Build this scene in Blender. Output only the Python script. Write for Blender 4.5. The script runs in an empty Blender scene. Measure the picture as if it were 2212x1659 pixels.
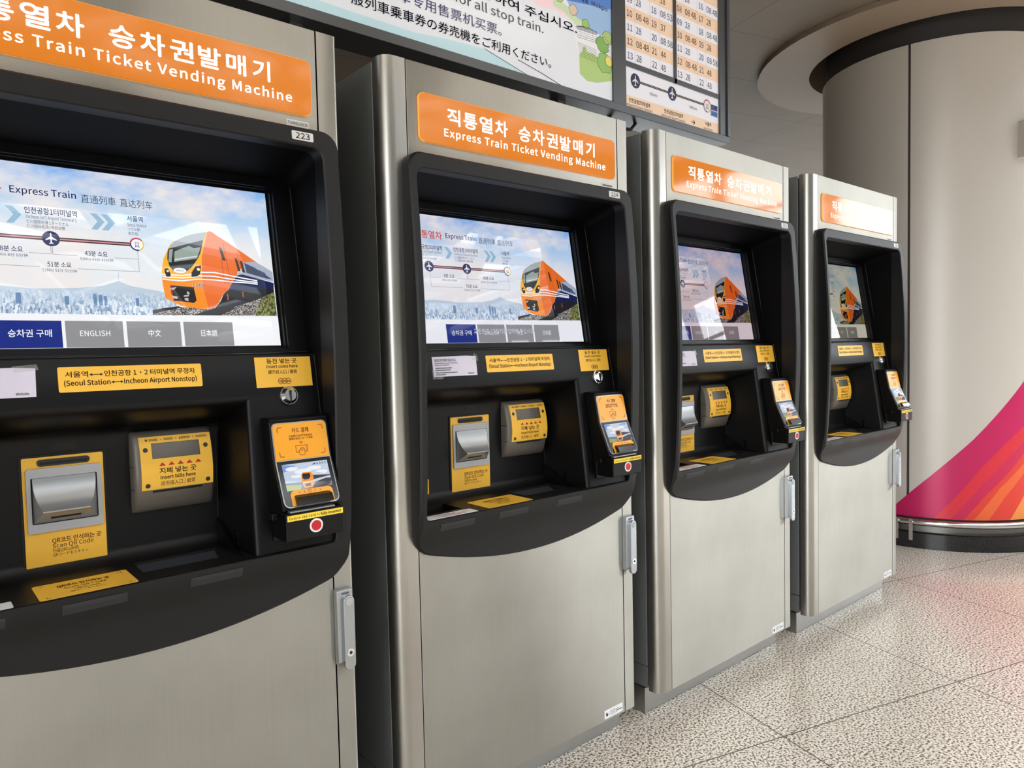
import bpy, bmesh, math, random
from mathutils import Vector, Matrix
random.seed(7)
SC = bpy.context.scene
COL = SC.collection
pi = math.pi

# ------------------------------------------------------------------ camera, sky, exposure
CAM = Vector((-0.8712, -1.4558, 1.2157))
YAW, PITCH, ROLL, FPX = math.radians(40.3644), math.radians(-2.6886), math.radians(-1.259), 1556.74
fw = Vector((math.sin(YAW)*math.cos(PITCH), math.cos(YAW)*math.cos(PITCH), math.sin(PITCH)))
rt = Vector((math.cos(YAW), -math.sin(YAW), 0))
up = rt.cross(fw)
rt, up = rt*math.cos(ROLL)+up*math.sin(ROLL), -rt*math.sin(ROLL)+up*math.cos(ROLL)
cd = bpy.data.cameras.new('camera'); cam = bpy.data.objects.new('camera', cd); COL.objects.link(cam)
cd.sensor_fit = 'HORIZONTAL'; cd.sensor_width = 36.0; cd.lens = FPX/2212*36.0; cd.clip_start = 0.02; cd.clip_end = 300
M3 = Matrix((rt, up, -fw)).transposed()
cam.matrix_world = Matrix.Translation(CAM) @ M3.to_4x4()
SC.camera = cam
SC.view_settings.view_transform = 'Standard'; SC.view_settings.look = 'None'
SC.view_settings.gamma = 1.0; SC.view_settings.use_curve_mapping = False
SC.view_settings.exposure = 0.0
SKY = 7.2
wd = bpy.data.worlds.new('overcast_sky'); SC.world = wd; wd.use_nodes = True
bg = wd.node_tree.nodes['Background']; bg.inputs[0].default_value = (0.92, 0.965, 1.0, 1); bg.inputs[1].default_value = SKY
SC.cycles.max_bounces = 8; SC.cycles.diffuse_bounces = 4; SC.cycles.glossy_bounces = 4

# ------------------------------------------------------------------ materials
def lin(c):
    def f(u):
        u = u/255.0
        return u/12.92 if u <= 0.04045 else ((u+0.055)/1.055)**2.4
    return tuple(f(u) for u in c)
MATS = {}
def mat(name, rgb=(128,128,128), rough=0.5, metal=0.0, emit=None, estr=1.0, coat=0.0, crough=0.03, spec=0.5, alpha=1.0, trans=0.0):
    if name in MATS: return MATS[name]
    m = bpy.data.materials.new(name); m.use_nodes = True
    b = m.node_tree.nodes['Principled BSDF']
    b.inputs['Base Color'].default_value = (*lin(rgb), 1)
    b.inputs['Roughness'].default_value = rough; b.inputs['Metallic'].default_value = metal
    b.inputs['Specular IOR Level'].default_value = spec
    b.inputs['Coat Weight'].default_value = coat; b.inputs['Coat Roughness'].default_value = crough
    if emit is not None:
        b.inputs['Emission Color'].default_value = (*lin(emit), 1); b.inputs['Emission Strength'].default_value = estr
    b.inputs['Alpha'].default_value = alpha; b.inputs['Transmission Weight'].default_value = trans
    MATS[name] = m
    return m
class NT:
    """small node helper"""
    def __init__(s, m): s.t = m.node_tree; s.b = s.t.nodes['Principled BSDF']
    def n(s, typ, **kw):
        x = s.t.nodes.new(typ)
        for k, v in kw.items(): setattr(x, k, v)
        return x
    def l(s, a, b): s.t.links.new(a, b)
    def coords(s, scale=(1,1,1), rot=(0,0,0), loc=(0,0,0)):
        tc = s.n('ShaderNodeTexCoord'); mp = s.n('ShaderNodeMapping')
        mp.inputs['Scale'].default_value = scale; mp.inputs['Rotation'].default_value = rot; mp.inputs['Location'].default_value = loc
        s.l(tc.outputs['Object'], mp.inputs['Vector']); return mp.outputs['Vector']
    def noise(s, vec, scale, detail=2.0, rough=0.5):
        x = s.n('ShaderNodeTexNoise'); x.inputs['Scale'].default_value = scale; x.inputs['Detail'].default_value = detail
        x.inputs['Roughness'].default_value = rough; s.l(vec, x.inputs['Vector']); return x.outputs['Fac']
    def ramp(s, fac, stops, interp='LINEAR'):
        r = s.n('ShaderNodeValToRGB'); r.color_ramp.interpolation = interp
        e = r.color_ramp.elements
        while len(e) < len(stops): e.new(0.5)
        for i, (p, c) in enumerate(stops):
            e[i].position = p; e[i].color = (*(lin(c) if isinstance(c, tuple) else (c,c,c)), 1)
        s.l(fac, r.inputs['Fac']); return r.outputs['Color']
    def mix(s, fac, a, b, blend='MIX'):
        x = s.n('ShaderNodeMix'); x.data_type = 'RGBA'; x.blend_type = blend
        for v, i in ((fac, 0), (a, 6), (b, 7)):
            if hasattr(v, 'is_linked') or isinstance(v, bpy.types.NodeSocket): s.l(v, x.inputs[i])
            elif i == 0: x.inputs[0].default_value = v
            else: x.inputs[i].default_value = (*v, 1)
        return x.outputs[2]
    def bump(s, h, strength=0.1, dist=0.01):
        x = s.n('ShaderNodeBump'); x.inputs['Strength'].default_value = strength; x.inputs['Distance'].default_value = dist
        s.l(h, x.inputs['Height']); s.l(x.outputs['Normal'], s.b.inputs['Normal'])

def steel(name, rgb, rough, streak=(500, 500, 3), waves=0.0, dirt=True, aniso=0.8, soft=False):
    m = mat(name, rgb, rough, 1.0); k = NT(m)
    k.b.inputs['Anisotropic'].default_value = aniso; k.b.inputs['Anisotropic Rotation'].default_value = 0.25
    tg = k.n('ShaderNodeCombineXYZ'); tg.inputs[2].default_value = 1.0; k.l(tg.outputs[0], k.b.inputs['Tangent'])
    g = k.noise(k.coords(streak), 1.0, 3, 0.6)
    big = k.noise(k.coords((3, 3, 3)), 1.0, 3, 0.6)
    c = k.ramp(g, [(0.3, tuple(int(v*0.975) for v in rgb)), (0.7, rgb)])
    if dirt: c = k.mix(0.5, c, k.ramp(big, [(0.35, (232, 231, 228)), (0.6, (255, 255, 255))]), 'MULTIPLY')
    k.l(c, k.b.inputs['Base Color'])
    mr = k.n('ShaderNodeMapRange'); mr.inputs[3].default_value = rough*0.95; mr.inputs[4].default_value = rough*1.06
    k.l(g, mr.inputs[0]); k.l(mr.outputs[0], k.b.inputs['Roughness'])
    if soft:      # brushed sheet without the long tails of GGX
        gl = k.n('ShaderNodeBsdfAnisotropic', distribution='BECKMANN'); gl.inputs['Anisotropy'].default_value = aniso; gl.inputs['Rotation'].default_value = 0.25
        gl.inputs['Roughness'].default_value = rough; k.l(c, gl.inputs['Color']); k.l(tg.outputs[0], gl.inputs['Tangent'])
        bu = k.n('ShaderNodeBump'); bu.inputs['Strength'].default_value = waves; bu.inputs['Distance'].default_value = 0.05
        k.l(k.noise(k.coords((2.2, 2.2, 3.4)), 1.0, 1, 0.4), bu.inputs['Height']); k.l(bu.outputs['Normal'], gl.inputs['Normal'])
        k.l(gl.outputs[0], k.t.nodes['Material Output'].inputs['Surface'])
    elif waves: k.bump(k.noise(k.coords((2.2, 2.2, 3.4)), 1.0, 1, 0.4), waves, 0.05)
    return m
STEEL = steel('brushed_stainless', (180, 177, 169), 0.34, waves=0.045, aniso=0.75, soft=True)
STEEL_POST = steel('brushed_stainless_post', (184, 181, 174), 0.3, aniso=0.4)
PLINTH = steel('plinth_stainless', (176, 176, 174), 0.34, (3, 500, 500), aniso=0.0)
CABINET = mat('cabinet_satin_grey', (128, 130, 130), 0.45, 0.5)
DARKGAP = mat('shadow_gap_black', (14, 14, 15), 0.7)
PLASTIC = mat('black_textured_plastic', (15, 15, 16), 0.46, spec=0.36); k = NT(PLASTIC); k.bump(k.noise(k.coords((900,)*3), 1.0, 2), 0.12, 0.001)
PLASTIC2 = mat('black_inner_plastic', (5, 5, 7), 0.4, spec=0.28); k = NT(PLASTIC2); k.bump(k.noise(k.coords((1100,)*3), 1.0, 2), 0.12, 0.001)
LINING = mat('matt_black_lining', (3, 3, 4), 0.6, spec=0.12)
GLOSSBLK = mat('gloss_black', (10, 10, 11), 0.12)
PATCH = mat('dark_adhesive_patch', (34, 36, 40), 0.5)
YEL = mat('yellow_label', (246, 190, 64), 0.42)
YEL2 = mat('yellow_card_face', (244, 166, 32), 0.3)
YEL3 = mat('yellow_strip', (250, 214, 60), 0.35)
INK = mat('label_ink', (40, 22, 16), 0.5)
INKRED = mat('label_red_ink', (190, 30, 26), 0.5)
INKBROWN = mat('label_brown_ink', (110, 30, 20), 0.5)
WHITE = mat('white_label', (236, 236, 238), 0.45)
PAPER = mat('lilac_paper', (214, 208, 226), 0.6)
GREYINK = mat('grey_ink', (90, 90, 96), 0.6)
PLATE = mat('silver_number_plate', (215, 215, 213), 0.35)
CHROME = mat('chrome', (236, 236, 238), 0.16, 1.0)
TRAYPL = mat('slate_tray_plate', (50, 54, 60), 0.4)
SILVER = mat('silver_plastic', (168, 170, 172), 0.3, 0.6)
SILVER_LT = mat('silver_frame_plastic', (176, 178, 182), 0.4, 0.25)
GREYPL = mat('taupe_grey_plastic', (108, 102, 94), 0.42, 0.3)
SLOTBRN = mat('bill_slot_grey', (46, 42, 38), 0.5)
RED = mat('red_disc', (196, 20, 30), 0.35)
LATCH = mat('zinc_latch', (176, 180, 184), 0.26, 0.9)
TAPE = mat('clear_tape', (210, 210, 210), 0.25, alpha=0.22)
ORANGE = mat('orange_sign_acrylic', (204, 120, 32), 0.06, emit=(224, 122, 28), estr=0.28); 
SIGNWHITE = mat('white_lit_letter', (240, 240, 240), 0.06, emit=(255, 250, 248), estr=0.5)
ORANGE_EDGE = mat('orange_acrylic_edge', (240, 170, 80), 0.1, emit=(240, 160, 70), estr=0.5)

# ------------------------------------------------------------------ mesh builder
class MB:
    def __init__(s): s.v = []; s.f = []; s.mi = []; s.mats = []
    def m(s, mt):
        if mt not in s.mats: s.mats.append(mt)
        return s.mats.index(mt)
    def face(s, idx, mt): s.f.append(tuple(idx)); s.mi.append(s.m(mt))
    def add(s, pts):
        b = len(s.v); s.v += [tuple(p) for p in pts]; return list(range(b, b+len(pts)))
    def poly(s, pts, mt): s.face(s.add(pts), mt)
    def box(s, x0, x1, y0, y1, z0, z1, mt):
        i = s.add([(x0,y0,z0),(x1,y0,z0),(x1,y1,z0),(x0,y1,z0),(x0,y0,z1),(x1,y0,z1),(x1,y1,z1),(x0,y1,z1)])
        for q in ((0,3,2,1),(4,5,6,7),(0,1,5,4),(1,2,6,5),(2,3,7,6),(3,0,4,7)): s.face([i[a] for a in q], mt)
    def loft(s, loops, mt, cap0=False, cap1=False, closed=True):
        ids = [s.add(l) for l in loops]; n = len(loops[0])
        for a, b in zip(ids, ids[1:]):
            for j in range(n if closed else n-1):
                s.face((a[j], a[(j+1) % n], b[(j+1) % n], b[j]), mt)
        if cap0: s.face(list(reversed(ids[0])), mt)
        if cap1: s.face(ids[-1], mt)
        return ids
    def prism(s, pts, d, mt, capmt=None):
        """pts: closed 3d outline; d: extrusion vector"""
        b = [tuple(Vector(p)+Vector(d)) for p in pts]
        ids = s.loft([pts, b], mt); s.face(list(reversed(ids[0])), capmt or mt); s.face(ids[1], mt)
    def tube(s, path, r, mt, n=10, caps=True):
        path = [Vector(p) for p in path]; loops = []; prev = None
        for i, p in enumerate(path):
            t = (path[min(i+1, len(path)-1)]-path[max(i-1, 0)]).normalized()
            if prev is None: a = t.orthogonal().normalized()
            else: a = (prev - t*prev.dot(t)).normalized()
            prev = a; b = t.cross(a)
            loops.append([tuple(p+(a*math.cos(2*pi*j/n)+b*math.sin(2*pi*j/n))*r) for j in range(n)])
        s.loft(loops, mt, caps, caps)
    def disc(s, c, nrm, r, h, mt, n=24, capmt=None, r2=None, upv=(0,0,1)):
        c = Vector(c); nrm = Vector(nrm).normalized(); u = Vector(upv); u = (u-nrm*u.dot(nrm)).normalized(); w = nrm.cross(u)
        ring = lambda o, rr: [tuple(c+nrm*o+(w*math.cos(2*pi*j/n)+u*math.sin(2*pi*j/n))*rr) for j in range(n)]
        ids = s.loft([ring(0, r), ring(h, r if r2 is None else r2)], mt); s.face(ids[1], capmt or mt)
    def build(s, name, parent=None, bevel=0.0, seg=2, smooth=35, recalc=True):
        me = bpy.data.meshes.new(name); me.from_pydata(s.v, [], s.f)
        for mt in s.mats: me.materials.append(mt)
        me.polygons.foreach_set('material_index', s.mi)
        if recalc:
            bm = bmesh.new(); bm.from_mesh(me); bmesh.ops.recalc_face_normals(bm, faces=bm.faces[:]); bm.to_mesh(me); bm.free()
        if smooth:
            me.polygons.foreach_set('use_smooth', [True]*len(me.polygons)); me.set_sharp_from_angle(angle=math.radians(smooth))
        me.update()
        o = bpy.data.objects.new(name, me); COL.objects.link(o)
        if parent is not None: o.parent = parent
        if bevel:
            b = o.modifiers.new('bevel', 'BEVEL'); b.width = bevel; b.segments = seg; b.limit_method = 'ANGLE'; b.angle_limit = math.radians(40)
            b.harden_normals = True
        return o
def empty(name, loc=(0,0,0), rz=0.0):
    o = bpy.data.objects.new(name, None); COL.objects.link(o); o.location = loc; o.rotation_euler = (0,0,rz); o.empty_display_size = 0.1
    return o
def tag(o, label=None, cat=None, group=None, kind=None):
    if label: o['label'] = label
    if cat: o['category'] = cat
    if group: o['group'] = group
    if kind: o['kind'] = kind
    return o
def part(o, label): o['label'] = label; return o

# ------------------------------------------------------------------ surfaces and lettering
def flat(y): return lambda x, z, l=0.0: (x, y-l, z)
def incl(y0, z0, a): return lambda x, z, l=0.0: (x, y0+a*(z-z0)-l, z)
def top(z0): return lambda x, y, l=0.0: (x, y, z0+l)
_tc = bpy.data.curves.new('glyphs', 'FONT'); _to = bpy.data.objects.new('glyphs', _tc); COL.objects.link(_to)
_tc.resolution_u = 3
import os
_fd = bpy.utils.system_resource('DATAFILES', path='fonts')      # the typefaces that ship inside Blender
def _face(fn):
    try: return bpy.data.fonts.load(os.path.join(_fd, fn))
    except Exception: return None
_asian, _base = _face('Noto Sans CJK Regular.woff2'), _tc.font
_cache = {}
def glyphs(body, bold, space):
    key = (body, bold, space)
    if key not in _cache:
        _tc.font = _asian or _base; _tc.body = body; _tc.offset = bold*(0.36 if _asian else 1.0); _tc.space_character = space
        dg = bpy.context.evaluated_depsgraph_get()
        me = bpy.data.meshes.new_from_object(_to.evaluated_get(dg))
        _cache[key] = ([(v.co.x, v.co.y) for v in me.vertices], [tuple(p.vertices) for p in me.polygons])
        bpy.data.meshes.remove(me)
    return _cache[key]
CAPH = 0.257 if _asian else 0.70
CJKH, CJKF = (0.317, 0.027) if _asian else (0.88, 0.07)
def cjk(s): return any(ord(c) > 0x1100 for c in s)
def text(mb, body, x, z, h, mp, mt, w=None, al='L', bold=0.0, lift=0.0006, space=1.0, rot=0.0):
    """h: height of capitals / full characters, z: their foot, w: measured width of the line"""
    vs, fs = glyphs(body, min(bold, 0.0), space)
    x0 = min(v[0] for v in vs); x1 = max(v[0] for v in vs)
    if cjk(body): sy = h/CJKH; foot = -CJKF*sy
    else: sy = h/CAPH; foot = 0.0
    sx = sy if w is None else w/(x1-x0)
    W_ = (x1-x0)*sx; ox = {'L': 0, 'C': -W_/2, 'R': -W_}[al]
    c, s_ = math.cos(rot), math.sin(rot)
    f = bold*h*0.9 if bold > 0.005 else 0.0
    for dx, dy in ((0, 0), (f, 0), (-f, 0), (0, f), (0, -f)) if f else ((0, 0),):
        pts = []
        for vx, vy in vs:
            a, b = ox+(vx-x0)*sx+dx, vy*sy-foot+dy
            pts.append(mp(x+a*c-b*s_, z+a*s_+b*c, lift))
        ids = mb.add(pts)
        for q in fs: mb.face([ids[i] for i in q], mt)
def rrect(x0, x1, z0, z1, r, n=5):
    """counter-clockwise outline"""
    o = []
    for cx, cz, a0 in ((x1-r, z0+r, -90), (x1-r, z1-r, 0), (x0+r, z1-r, 90), (x0+r, z0+r, 180)):
        for j in range(n+1):
            a = math.radians(a0+90*j/n); o.append((cx+r*math.cos(a), cz+r*math.sin(a)))
    return o
def plate(mb, outline, mp, mt, t=0.001, lift=0.0, edge=None):
    """thin solid plate standing t proud of surface mp"""
    a = [mp(x, z, lift) for x, z in outline]; b = [mp(x, z, lift+t) for x, z in outline]
    ids = mb.loft([a, b], edge or mt); mb.face(ids[1], mt)
def strip(mb, pts, wd, mp, mt, lift=0.0006):
    """flat drawn line"""
    for (xa, za), (xb, zb) in zip(pts, pts[1:]):
        dx, dz = xb-xa, zb-za; L = math.hypot(dx, dz) or 1; nx, nz = -dz/L*wd/2, dx/L*wd/2
        mb.poly([mp(xa-nx, za-nz, lift), mp(xb-nx, zb-nz, lift), mp(xb+nx, zb+nz, lift), mp(xa+nx, za+nz, lift)], mt)
def circ(cx, cz, r, n=24, rz=None): return [(cx+r*math.cos(2*pi*j/n), cz+(rz or r)*math.sin(2*pi*j/n)) for j in range(n)]
def flatpoly(mb, pts, mp, mt, lift): mb.poly([mp(x, z, lift) for x, z in pts], mt)
def ring(mb, cx, cz, r0, r1, mp, mt, lift, a0=0, a1=360, n=24):
    P = [math.radians(a0+(a1-a0)*j/n) for j in range(n+1)]
    for a, b in zip(P, P[1:]):
        mb.poly([mp(cx+r*math.cos(t), cz+r*math.sin(t), lift) for r, t in ((r0,a),(r1,a),(r1,b),(r0,b))], mt)
def plane_icon(mb, cx, cz, s, mp, mt, lift, rot=0.0):
    P = [(0,1),(.09,.88),(.11,.35),(.78,-.12),(.8,-.3),(.12,-.08),(.09,-.6),(.3,-.76),(.3,-.9),(0,-.82),(-.3,-.9),(-.3,-.76),(-.09,-.6),(-.12,-.08),(-.8,-.3),(-.78,-.12),(-.11,.35),(-.09,.88)]
    flatpoly(mb, [(cx+x*s, cz+z*s) for x, z in reversed(P)], mp, mt, lift)
def train_icon(mb, cx, cz, s, mp, mt, bgm, lift):
    plate_ = rrect(cx-.42*s, cx+.42*s, cz-.25*s, cz+.62*s, .2*s); flatpoly(mb, plate_, mp, mt, lift)
    flatpoly(mb, rrect(cx-.33*s, cx+.33*s, cz-.15*s, cz+.53*s, .15*s), mp, bgm, lift+.0001)
    plane_icon(mb, cx, cz+.22*s, .24*s, mp, INKRED, lift+.0002)
    strip(mb, [(cx-.25*s, cz-.25*s), (cx-.5*s, cz-.7*s)], .1*s, mp, mt, lift); strip(mb, [(cx+.25*s, cz-.25*s), (cx+.5*s, cz-.7*s)], .1*s, mp, mt, lift)
    strip(mb, [(cx-.35*s, cz-.5*s), (cx+.35*s, cz-.5*s)], .1*s, mp, mt, lift)
POLY = {'ground':[(.4836,1.3032),(.5355,1.3184),(.5528,1.3175),(.5908,1.315),(.6054,1.318),(.6429,1.3209),(.6929,1.3368),(.7368,1.3574),(.7375,1.3028),(.4835,1.3012)],'rail':[(.4843,1.3111),(.5332,1.3197),(.5379,1.3172),(.4836,1.3029)],'shade':[(.5589,1.3015),(.6094,1.3185),(.6523,1.3197),(.6144,1.3019)],'grass':[(.6974,1.3249),(.7106,1.3422),(.7231,1.3512),(.7365,1.3617),(.7368,1.303),(.6894,1.3023)],'under':[(.6356,1.3564),(.6742,1.3586),(.736,1.3638),(.7367,1.3559),(.6929,1.3361),(.6428,1.3195),(.6053,1.3176),(.6186,1.3326),(.6254,1.3471)],'side':[(.6049,1.4792),(.6103,1.4809),(.6154,1.4787),(.6241,1.4722),(.6457,1.4594),(.6728,1.4412),(.7071,1.4181),(.676,1.4182),(.6769,1.4127),(.66,1.3963),(.658,1.3899),(.6486,1.3776),(.6427,1.3663),(.6356,1.3557),(.6254,1.3478),(.6158,1.3311),(.6054,1.3187),(.5921,1.3157),(.5755,1.3715),(.5882,1.4262)],'navy':[(.6579,1.3892),(.6706,1.392),(.7035,1.3838),(.7374,1.3761),(.7363,1.3634),(.6741,1.3581),(.6362,1.3556),(.6485,1.3769)],'band':[(.6747,1.4188),(.7003,1.4212),(.718,1.4123),(.7373,1.4005),(.7368,1.3789),(.7035,1.3838),(.6706,1.3915),(.658,1.3899),(.6621,1.3964),(.6744,1.395)],'win':[(.676,1.4175),(.6975,1.4082),(.7353,1.3839),(.7041,1.3895),(.6793,1.3956)],'win2':[(.7063,1.4038),(.7193,1.3981),(.7266,1.3842),(.7111,1.3877)],'front':[(.5232,1.4362),(.5284,1.4465),(.5363,1.4529),(.5587,1.4657),(.5771,1.4725),(.6049,1.4792),(.5958,1.4513),(.588,1.4235),(.5853,1.3922),(.5852,1.3585),(.5921,1.3156),(.5779,1.3147),(.5528,1.3175),(.537,1.3211),(.5253,1.3273),(.5101,1.3347),(.5077,1.3554),(.5065,1.3762),(.5081,1.3945),(.5129,1.4157)],'frontlow':[(.5066,1.3775),(.5257,1.3745),(.5439,1.3714),(.5656,1.3751),(.5852,1.3753),(.5852,1.3585),(.5921,1.3156),(.5779,1.3147),(.5528,1.3175),(.537,1.3211),(.5253,1.3273),(.5101,1.3347),(.5077,1.3554)],'d1':[(.6562,1.4274),(.6615,1.425),(.6668,1.3978),(.6609,1.3984)],'d2':[(.6668,1.4225),(.672,1.4194),(.6768,1.3955),(.6703,1.3961)],'d3':[(.6248,1.4492),(.6316,1.4455),(.6367,1.4192),(.6304,1.4202)],'topglass':[(.5281,1.4432),(.5363,1.4525),(.5586,1.4652),(.577,1.4718),(.6029,1.4783),(.5944,1.46),(.5258,1.438)],'shield':[(.5238,1.4369),(.5944,1.4607),(.587,1.4343),(.58,1.4202),(.5654,1.4005),(.5518,1.3893),(.5392,1.3876),(.5297,1.3915),(.5231,1.4006),(.5201,1.4149),(.5211,1.4268)],'glass':[(.5351,1.4318),(.5474,1.438),(.5644,1.4458),(.5742,1.4414),(.5877,1.4452),(.5784,1.4201),(.5325,1.4102)],'glass2':[(.5255,1.4351),(.5325,1.4372),(.5275,1.4088),(.5215,1.4097)],'ledge':[(.5343,1.4165),(.5792,1.4263),(.579,1.4239),(.5341,1.4134)],'hl1':[(.5125,1.3954),(.5197,1.3965),(.5239,1.3842),(.5225,1.3793),(.5155,1.379),(.5133,1.3856)],'hl2':[(.5644,1.3897),(.5735,1.4034),(.5851,1.4064),(.5815,1.3879),(.5752,1.3825),(.564,1.381)],'coup':[(.5203,1.3618),(.5661,1.3597),(.5695,1.3323),(.5637,1.3268),(.5365,1.33),(.5249,1.3306)],'cw1':[(.545,1.3417),(.5558,1.3441),(.5542,1.34),(.5448,1.3391)],'cw2':[(.5228,1.341),(.5331,1.3393),(.5326,1.3341),(.5235,1.3351)],'cw3':[(.5198,1.3559),(.533,1.359),(.5275,1.3529),(.5195,1.3526)],'cw4':[(.552,1.3505),(.5557,1.3494),(.5572,1.3448),(.5516,1.3452)],'cw5':[(.5458,1.3365),(.5534,1.3373),(.5533,1.3301),(.5466,1.3319)],'cred':[(.5203,1.3618),(.5246,1.3616),(.5242,1.343),(.5217,1.3429)],'mk1':[(.6322,1.3487),(.6351,1.3481),(.6355,1.3344),(.6322,1.335)],'mk2':[(.6651,1.354),(.6678,1.3534),(.668,1.3416),(.6653,1.3422)],'lines':[[(.6347,1.4572),(.6381,1.4227),(.6434,1.3732),(.6304,1.3713),(.6281,1.4235)],[(.6619,1.4425),(.669,1.3968)]],'stripes':[[(.5071,1.3837),(.5253,1.3833),(.545,1.3827),(.5641,1.3864),(.5824,1.3914),(.6099,1.3927),(.6428,1.3877),(.6739,1.383),(.7009,1.3794)],[(.5073,1.3791),(.5248,1.3784),(.5445,1.378),(.5661,1.3807),(.5792,1.3841),(.6091,1.3845),(.642,1.3804),(.6733,1.3774),(.7012,1.3756)],[(.5075,1.374),(.5243,1.3726),(.544,1.3718),(.5656,1.3753),(.5759,1.3766),(.6084,1.3771),(.6415,1.3745),(.6729,1.3739),(.7011,1.3719)]],'pts':[(.5186,1.3905),(.5789,1.3975),(.5422,1.3931),(.5748,1.3645),(.7077,1.3759)],'S_sky':[(.888,2.404),(1.131,2.476),(1.128,2.32),(1.048,2.316),(1.011,2.325),(.975,2.328),(.948,2.339),(.926,2.357)],'S_hill':[(.836,2.371),(.87,2.378),(.904,2.369),(.926,2.363),(.948,2.345),(.988,2.337),(.988,2.322),(.947,2.317),(.886,2.346),(.835,2.353)],'S_wall':[(.935,2.286),(1.048,2.293),(1.07,2.248),(.991,2.237),(.945,2.233)],'S_castle':[(.947,2.311),(1.043,2.314),(1.038,2.297),(.944,2.292)],'S_roof':[(.945,2.313),(.974,2.326),(1.013,2.325),(1.051,2.318),(1.043,2.31),(.947,2.305)],'S_grass':[(.956,2.224),(.972,2.237),(.973,2.249),(.98,2.257),(.989,2.253),(.991,2.241),(1.028,2.241),(1.06,2.233),(1.125,2.21),(1.124,2.171),(1.044,2.147),(.993,2.142),(.957,2.159)],'S_tree':[(1.048,2.293),(1.067,2.305),(1.096,2.303),(1.128,2.324),(1.126,2.262),(1.095,2.254),(1.066,2.26),(1.042,2.273)],'S_tree2':[(1.02,2.23),(1.046,2.246),(1.085,2.252),(1.126,2.265),(1.125,2.194),(1.093,2.196),(1.06,2.208),(1.032,2.211)],'S_yel':[(1.075,2.243),(1.124,2.261),(1.123,2.222),(1.094,2.225)],'S_cyan':[(-.328,2.079),(.295,2.137),(.457,2.132),(.541,2.139),(.728,2.097),(.293,2.094),(-.328,2.09)],'S_cloud':[(.741,2.349),(.836,2.371),(.835,2.353),(.886,2.346),(.93,2.337),(.903,2.33),(.843,2.34),(.76,2.331)],'S_l0':[(.541,2.139),(.728,2.096)],'S_l1':[(.676,2.138),(.775,2.12),(.884,2.095)]}

# ------------------------------------------------------------------ ticket vending machine
A = 0.165
SCRP = incl(0.0945, 1.2385, A)          # display glass
CONS = incl(0.038, 1.216, A)            # sloping console face
FRAMEP = incl(0.068, 1.2287, A)         # frame round the display
X0, X1 = 0.0, 0.847
SL, SR = 0.061, 0.799                   # seams of the front
DT = [(1.72,-.027),(1.665,-.032),(1.515,-.044),(1.36,-.053),(1.2,-.056),(1.08,-.053),(.95,-.048),(.86,-.042),(.82,-.038),(.795,-.034),(.77,-.022),(.745,-.010),(.72,-.006),(.69,-.005),(.60,-.005)]
def dz(z):
    for (za, ya), (zb, yb) in zip(DT, DT[1:]):
        if z >= zb: 
            t = min(1, max(0, (za-z)/(za-zb))); return ya+(yb-ya)*t
    return DT[-1][1]
def bezel_surface(x, z, l=0.0): return (x, dz(z)-l, z)
def loop(x0, x1, zb, zt, rt_, rb, sag=0.0, n=14, k=6):
    """same count of points for every loop, starting at the foot of the left side, clockwise seen from the front"""
    P = []
    def arc(cx, cz, r, a0):
        for j in range(k+1):
            a = math.radians(a0-90*j/k); P.append((cx+r*math.cos(a), cz+r*math.sin(a)))
    def seg(a, b, m):
        for j in range(1, m): P.append((a[0]+(b[0]-a[0])*j/m, a[1]+(b[1]-a[1])*j/m))
    seg((x0, zb+rb), (x0, zt-rt_), n); arc(x0+rt_, zt-rt_, rt_, 180)
    seg((x0+rt_, zt), (x1-rt_, zt), n); arc(x1-rt_, zt-rt_, rt_, 90)
    seg((x1, zt-rt_), (x1, zb+rb), n); arc(x1-rb, zb+rb, rb, 0)
    seg((x1-rb, zb), (x0+rb, zb), n+6); arc(x0+rb, zb+rb, rb, -90)
    if sag:
        mx, hw = (x0+x1)/2, (x1-x0)/2
        P = [(x, z-(sag*(1-((x-mx)/hw)**2) if z < zb+rb+1e-6 else 0)) for x, z in P]
    return P

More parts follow.
